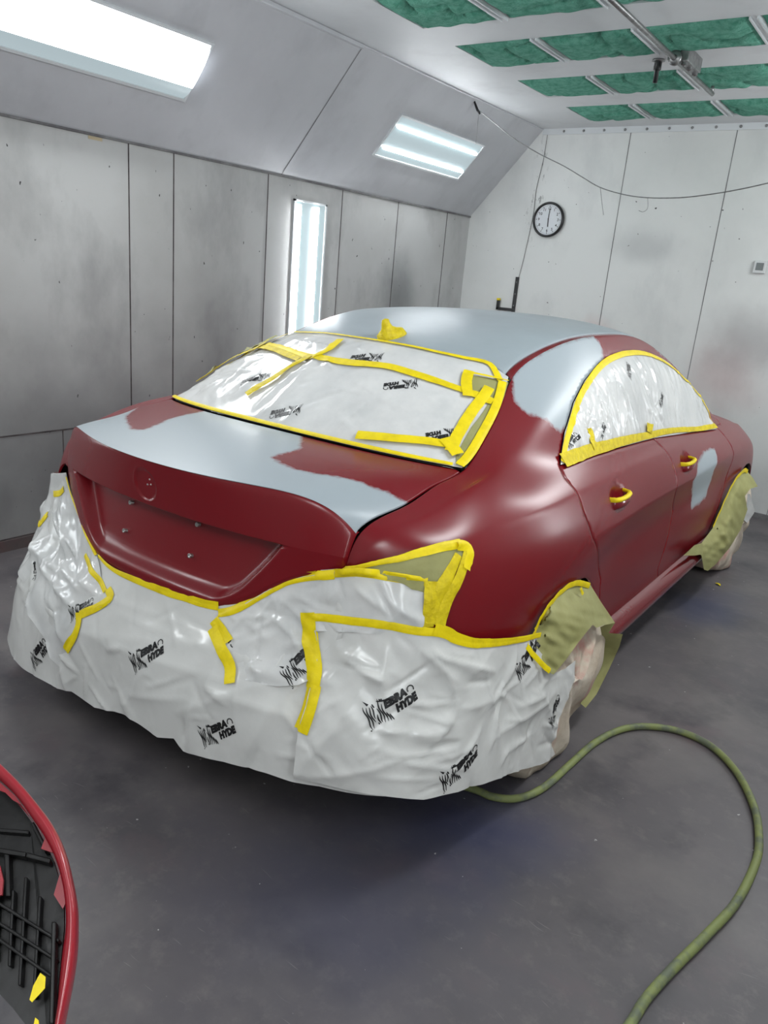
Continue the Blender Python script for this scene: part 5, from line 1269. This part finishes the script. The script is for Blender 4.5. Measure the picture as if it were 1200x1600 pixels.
# ------------------------------------------------------------------ ceiling pipe with its brackets and sprinkler
zr = 2.775
ra, rb = on(2, zr, 935, -20), on(2, zr, 1113, 147)
xr = (ra[0] + rb[0]) / 2
pr_ = empty('ceiling_pipe', 'galvanised pipe hung under the green filter ceiling', 'pipe')
tube_obj('pipe', [(xr, .3, zr), (xr, rb[1], zr)], .0125, M['galv'], pr_, 14)
for yq in (rb[1] - .02, 1.0):
    tube_obj('end_bracket', [(xr, yq, zr), (xr, yq, ZC - .012)], .010, M['galv'], pr_, 12)
    bm = bmesh.new(); lathe(bm, [(.001, 0), (.030, 0), (.030, .008), (.001, .008)], Matrix.Translation((xr, yq, ZC - .012)), 24); bm_obj('flange', bm, M['galv'], pr_)
c1 = on(2, zr, 1056, 92)
bm = bmesh.new(); lathe(bm, [(.014, -.02), (.034, -.016), (.036, 0), (.034, .016), (.014, .02)], Matrix.Translation((xr, c1[1], zr + .004)) @ Matrix.Rotation(math.pi / 2, 4, 'X'), 24); bm_obj('clamp', bm, M['galv'], pr_, True)
boxes('junction_box', [((xr + .018, c1[1] + .01, zr - .012), (xr + .066, c1[1] + .26, ZC - .002))], M['galv'], pr_, .006)
for yq in (.03, .13, .24):
    bm = bmesh.new(); lathe(bm, [(.001, 0), (.014, 0), (.016, .012), (.009, .016), (.001, .006)], Matrix.Translation((xr + .042, c1[1] + yq, zr - .012)) @ Matrix.Rotation(math.pi, 4, 'X'), 14); bm_obj('conduit_cap', bm, M['galv'], pr_)
sk_ = empty('sprinkler', 'black sprinkler head pointing down from the ceiling beside the pipe', 'sprinkler')
sx_, sy_ = .02, 2.40
bm = bmesh.new(); lathe(bm, [(.001, -.002), (.034, -.002), (.036, -.008), (.016, -.012)], Matrix.Translation((sx_, sy_, ZC)), 24); bm_obj('escutcheon', bm, M['galv'], sk_, True)
bm = bmesh.new(); lathe(bm, [(.020, -.006), (.021, -.050), (.017, -.054), (.013, -.058), (.013, -.115), (.001, -.117)], Matrix.Translation((sx_, sy_, ZC)), 20); bm_obj('head', bm, M['black_plastic'], sk_, True)

# ------------------------------------------------------------------ scraps
tb_ = on(2, .003, 1122, 913)
rs = np.random.RandomState(9); V = []
for k in range(7):
    a = k / 7 * 6.283; r = .016 * rs.uniform(.6, 1.5); V.append((tb_[0] + r * math.cos(a) * 1.3, tb_[1] + r * math.sin(a), .003 + .008 * rs.rand()))
V.append((tb_[0], tb_[1], .012)); tag(mesh_obj('tape_scrap', V, [(k, (k + 1) % 7, 7) for k in range(7)], M['tape']), 'tiny crumpled yellow tape scrap on the floor by the front wheel', 'tape scrap')
w1 = on(0, XL + .002, 138, 214); w2 = on(0, XL + .002, 160, 219)
boxes('tape_scrap', [((XL, w1[1], w1[2] - .008), (XL + .0015, w2[1], w1[2] + .008))], mat('beige_tape', (186, 172, 142), rough=.7))
tag(bpy.data.objects['tape_scrap.001'], 'short beige tape scrap stuck near the top of the left wall', 'tape scrap')

# ------------------------------------------------------------------ loose bumper cover in the left foreground
bn = np.array([.42, -.40, .815]); bn /= np.linalg.norm(bn); b0 = CP + ray(60, 1400) * .98
def onp(px, py, lift=0.):
    d = ray(px, py); return CP + ((b0 + bn * lift - CP) @ bn) / (d @ bn) * d
bp = empty('bumper_cover', 'loose red bumper cover seen from its black inner side in the lower left corner', 'bumper cover')
outer = [(-60, 1150), (-25, 1170), (0, 1192), (30, 1222), (60, 1258), (84, 1292), (100, 1330), (110, 1370), (117, 1410), (118, 1450), (116, 1490), (110, 1530), (102, 1570), (94, 1610), (84, 1660)]
inner_ = [(-65, 1175), (-30, 1195), (-2, 1216), (25, 1243), (50, 1278), (70, 1308), (86, 1340), (96, 1372), (102, 1410), (103, 1450), (98, 1490), (94, 1530), (90, 1570), (84, 1610), (74, 1660)]
O = smooth_path([onp(*p) for p in outer], 6); I = smooth_path([onp(*p, -.006) for p in inner_], 6); N = len(O)
V = []; rowsn = 7
dn = -bn * .16
for i in range(N):
    w_ = O[i] - I[i]; wl = np.linalg.norm(w_); wd_ = w_ / wl
    V += [I[i] - bn * .012, I[i] + bn * .002, (O[i] + I[i]) / 2 + bn * .007, O[i] - wd_ * .003 + bn * .003, O[i] - bn * .006, O[i] + wd_ * .012 - bn * .06 * .5 - wd_ * .012, O[i] + dn - wd_ * .03]
fb = [(i * rowsn + k, i * rowsn + k + 1, (i + 1) * rowsn + k + 1, (i + 1) * rowsn + k) for i in range(N - 1) for k in range(rowsn - 1)]
M['bumper_red'] = mat('glossy_red_paint', (150, 24, 38), rough=.3, coat=.5)
mesh_obj('outer_skin', V, fb, M['bumper_red'], bp)
def slabp(name, pts, m, lift=-.01, thick=.01, parent=bp, bev=0):
    bm = bmesh.new(); top = [bm.verts.new(onp(a, b, lift)) for a, b in pts]; bot = [bm.verts.new(Vector(onp(a, b, lift)) - Vector(bn) * thick) for a, b in pts]; n_ = len(pts)
    bm.faces.new(top); bm.faces.new(bot[::-1])
    for k in range(n_): bm.faces.new([top[k], bot[k], bot[(k + 1) % n_], top[(k + 1) % n_]])
    if bev: bevel(bm, bev)
    return bm_obj(name, bm, m, parent)
M['bumper_black'] = mat('black_moulded_plastic', (13, 12, 12), rough=.4, spec=.3, noise=((20, 18, 19), 22., .5, .68), bump=('noise', 18, .25, .006))
slabp('inner_panel', [(-90, 1210), (-5, 1222), (22, 1247), (47, 1281), (68, 1312), (84, 1345), (94, 1380), (100, 1412), (100, 1450), (96, 1490), (92, 1530), (86, 1600), (76, 1650), (100, 1680), (20, 1575), (-60, 1490), (-90, 1470)], M['bumper_black'], -.045, .012)
for a, b, wq, lf in (((-20, 1325), (40, 1335), 8, -.015), ((40, 1335), (78, 1345), 8, -.018), ((-20, 1295), (45, 1300), 6, -.03), ((10, 1330), (12, 1400), 8, -.02), ((-20, 1400), (92, 1470), 6, -.02), ((-20, 1430), (88, 1500), 6, -.02), ((-20, 1455), (84, 1528), 6, -.02),
                     ((40, 1370), (30, 1540), 5, -.022), ((62, 1400), (52, 1560), 5, -.022), ((-5, 1380), (-8, 1500), 5, -.022), ((20, 1390), (14, 1510), 5, -.022), ((84, 1440), (80, 1600), 7, -.012), ((50, 1240 + 45), (72, 1330), 6, -.02)):
    a = np.array(a, float); b = np.array(b, float); t = (b - a) / np.linalg.norm(b - a); s_ = np.array([-t[1], t[0]]) * wq / 2
    slabp('rib', [tuple(a - s_), tuple(b - s_), tuple(b + s_), tuple(a + s_)], M['bumper_black'], lf, .022, bev=.0015)
slabp('red_flange', [(-5, 1218), (24, 1244), (46, 1276), (40, 1262 + 2), (34, 1258), (20, 1250), (8, 1238), (-8, 1232)], M['bumper_red'], -.012, .004)
slabp('red_flange', [(73, 1292), (90, 1322), (96, 1338), (84, 1333), (64, 1326), (70, 1310)], M['bumper_red'], -.012, .004)
slabp('red_flange', [(104, 1345), (108, 1400), (98, 1420), (84, 1398), (92, 1370)], M['bumper_red'], -.014, .004)
slabp('red_flange', [(-20, 1340), (0, 1352), (5, 1375), (3, 1398), (-20, 1405)], M['bumper_red'], -.004, .006)
o = slabp('tape_strip', [(63, 1520), (71, 1526), (70, 1544), (50, 1566), (46, 1562), (52, 1540)], M['tape'], .002, .002); o['label'] = 'yellow tape scrap stuck on the black inner side'
o = slabp('tape_strip', [(55, 1590), (60, 1594), (62, 1612), (50, 1612)], M['tape'], .002, .002)
# the stand under the loose bumper (its legs drop outside the picture)
ps_ = empty('panel_stand', 'dark metal stand carrying the loose bumper cover', 'stand')
c_ = np.array(onp(-80, 1380, -.12)); c2 = np.array(onp(-30, 1560, -.12))
for q in (c_, c2): tube_obj('leg', [(q[0] - .05, q[1], q[2] + .0), (q[0] - .12, q[1] - .02, .0)], .012, M['dark_metal'], ps_, 10)
tube_obj('crossbar', [c_, c2], .012, M['dark_metal'], ps_, 10)
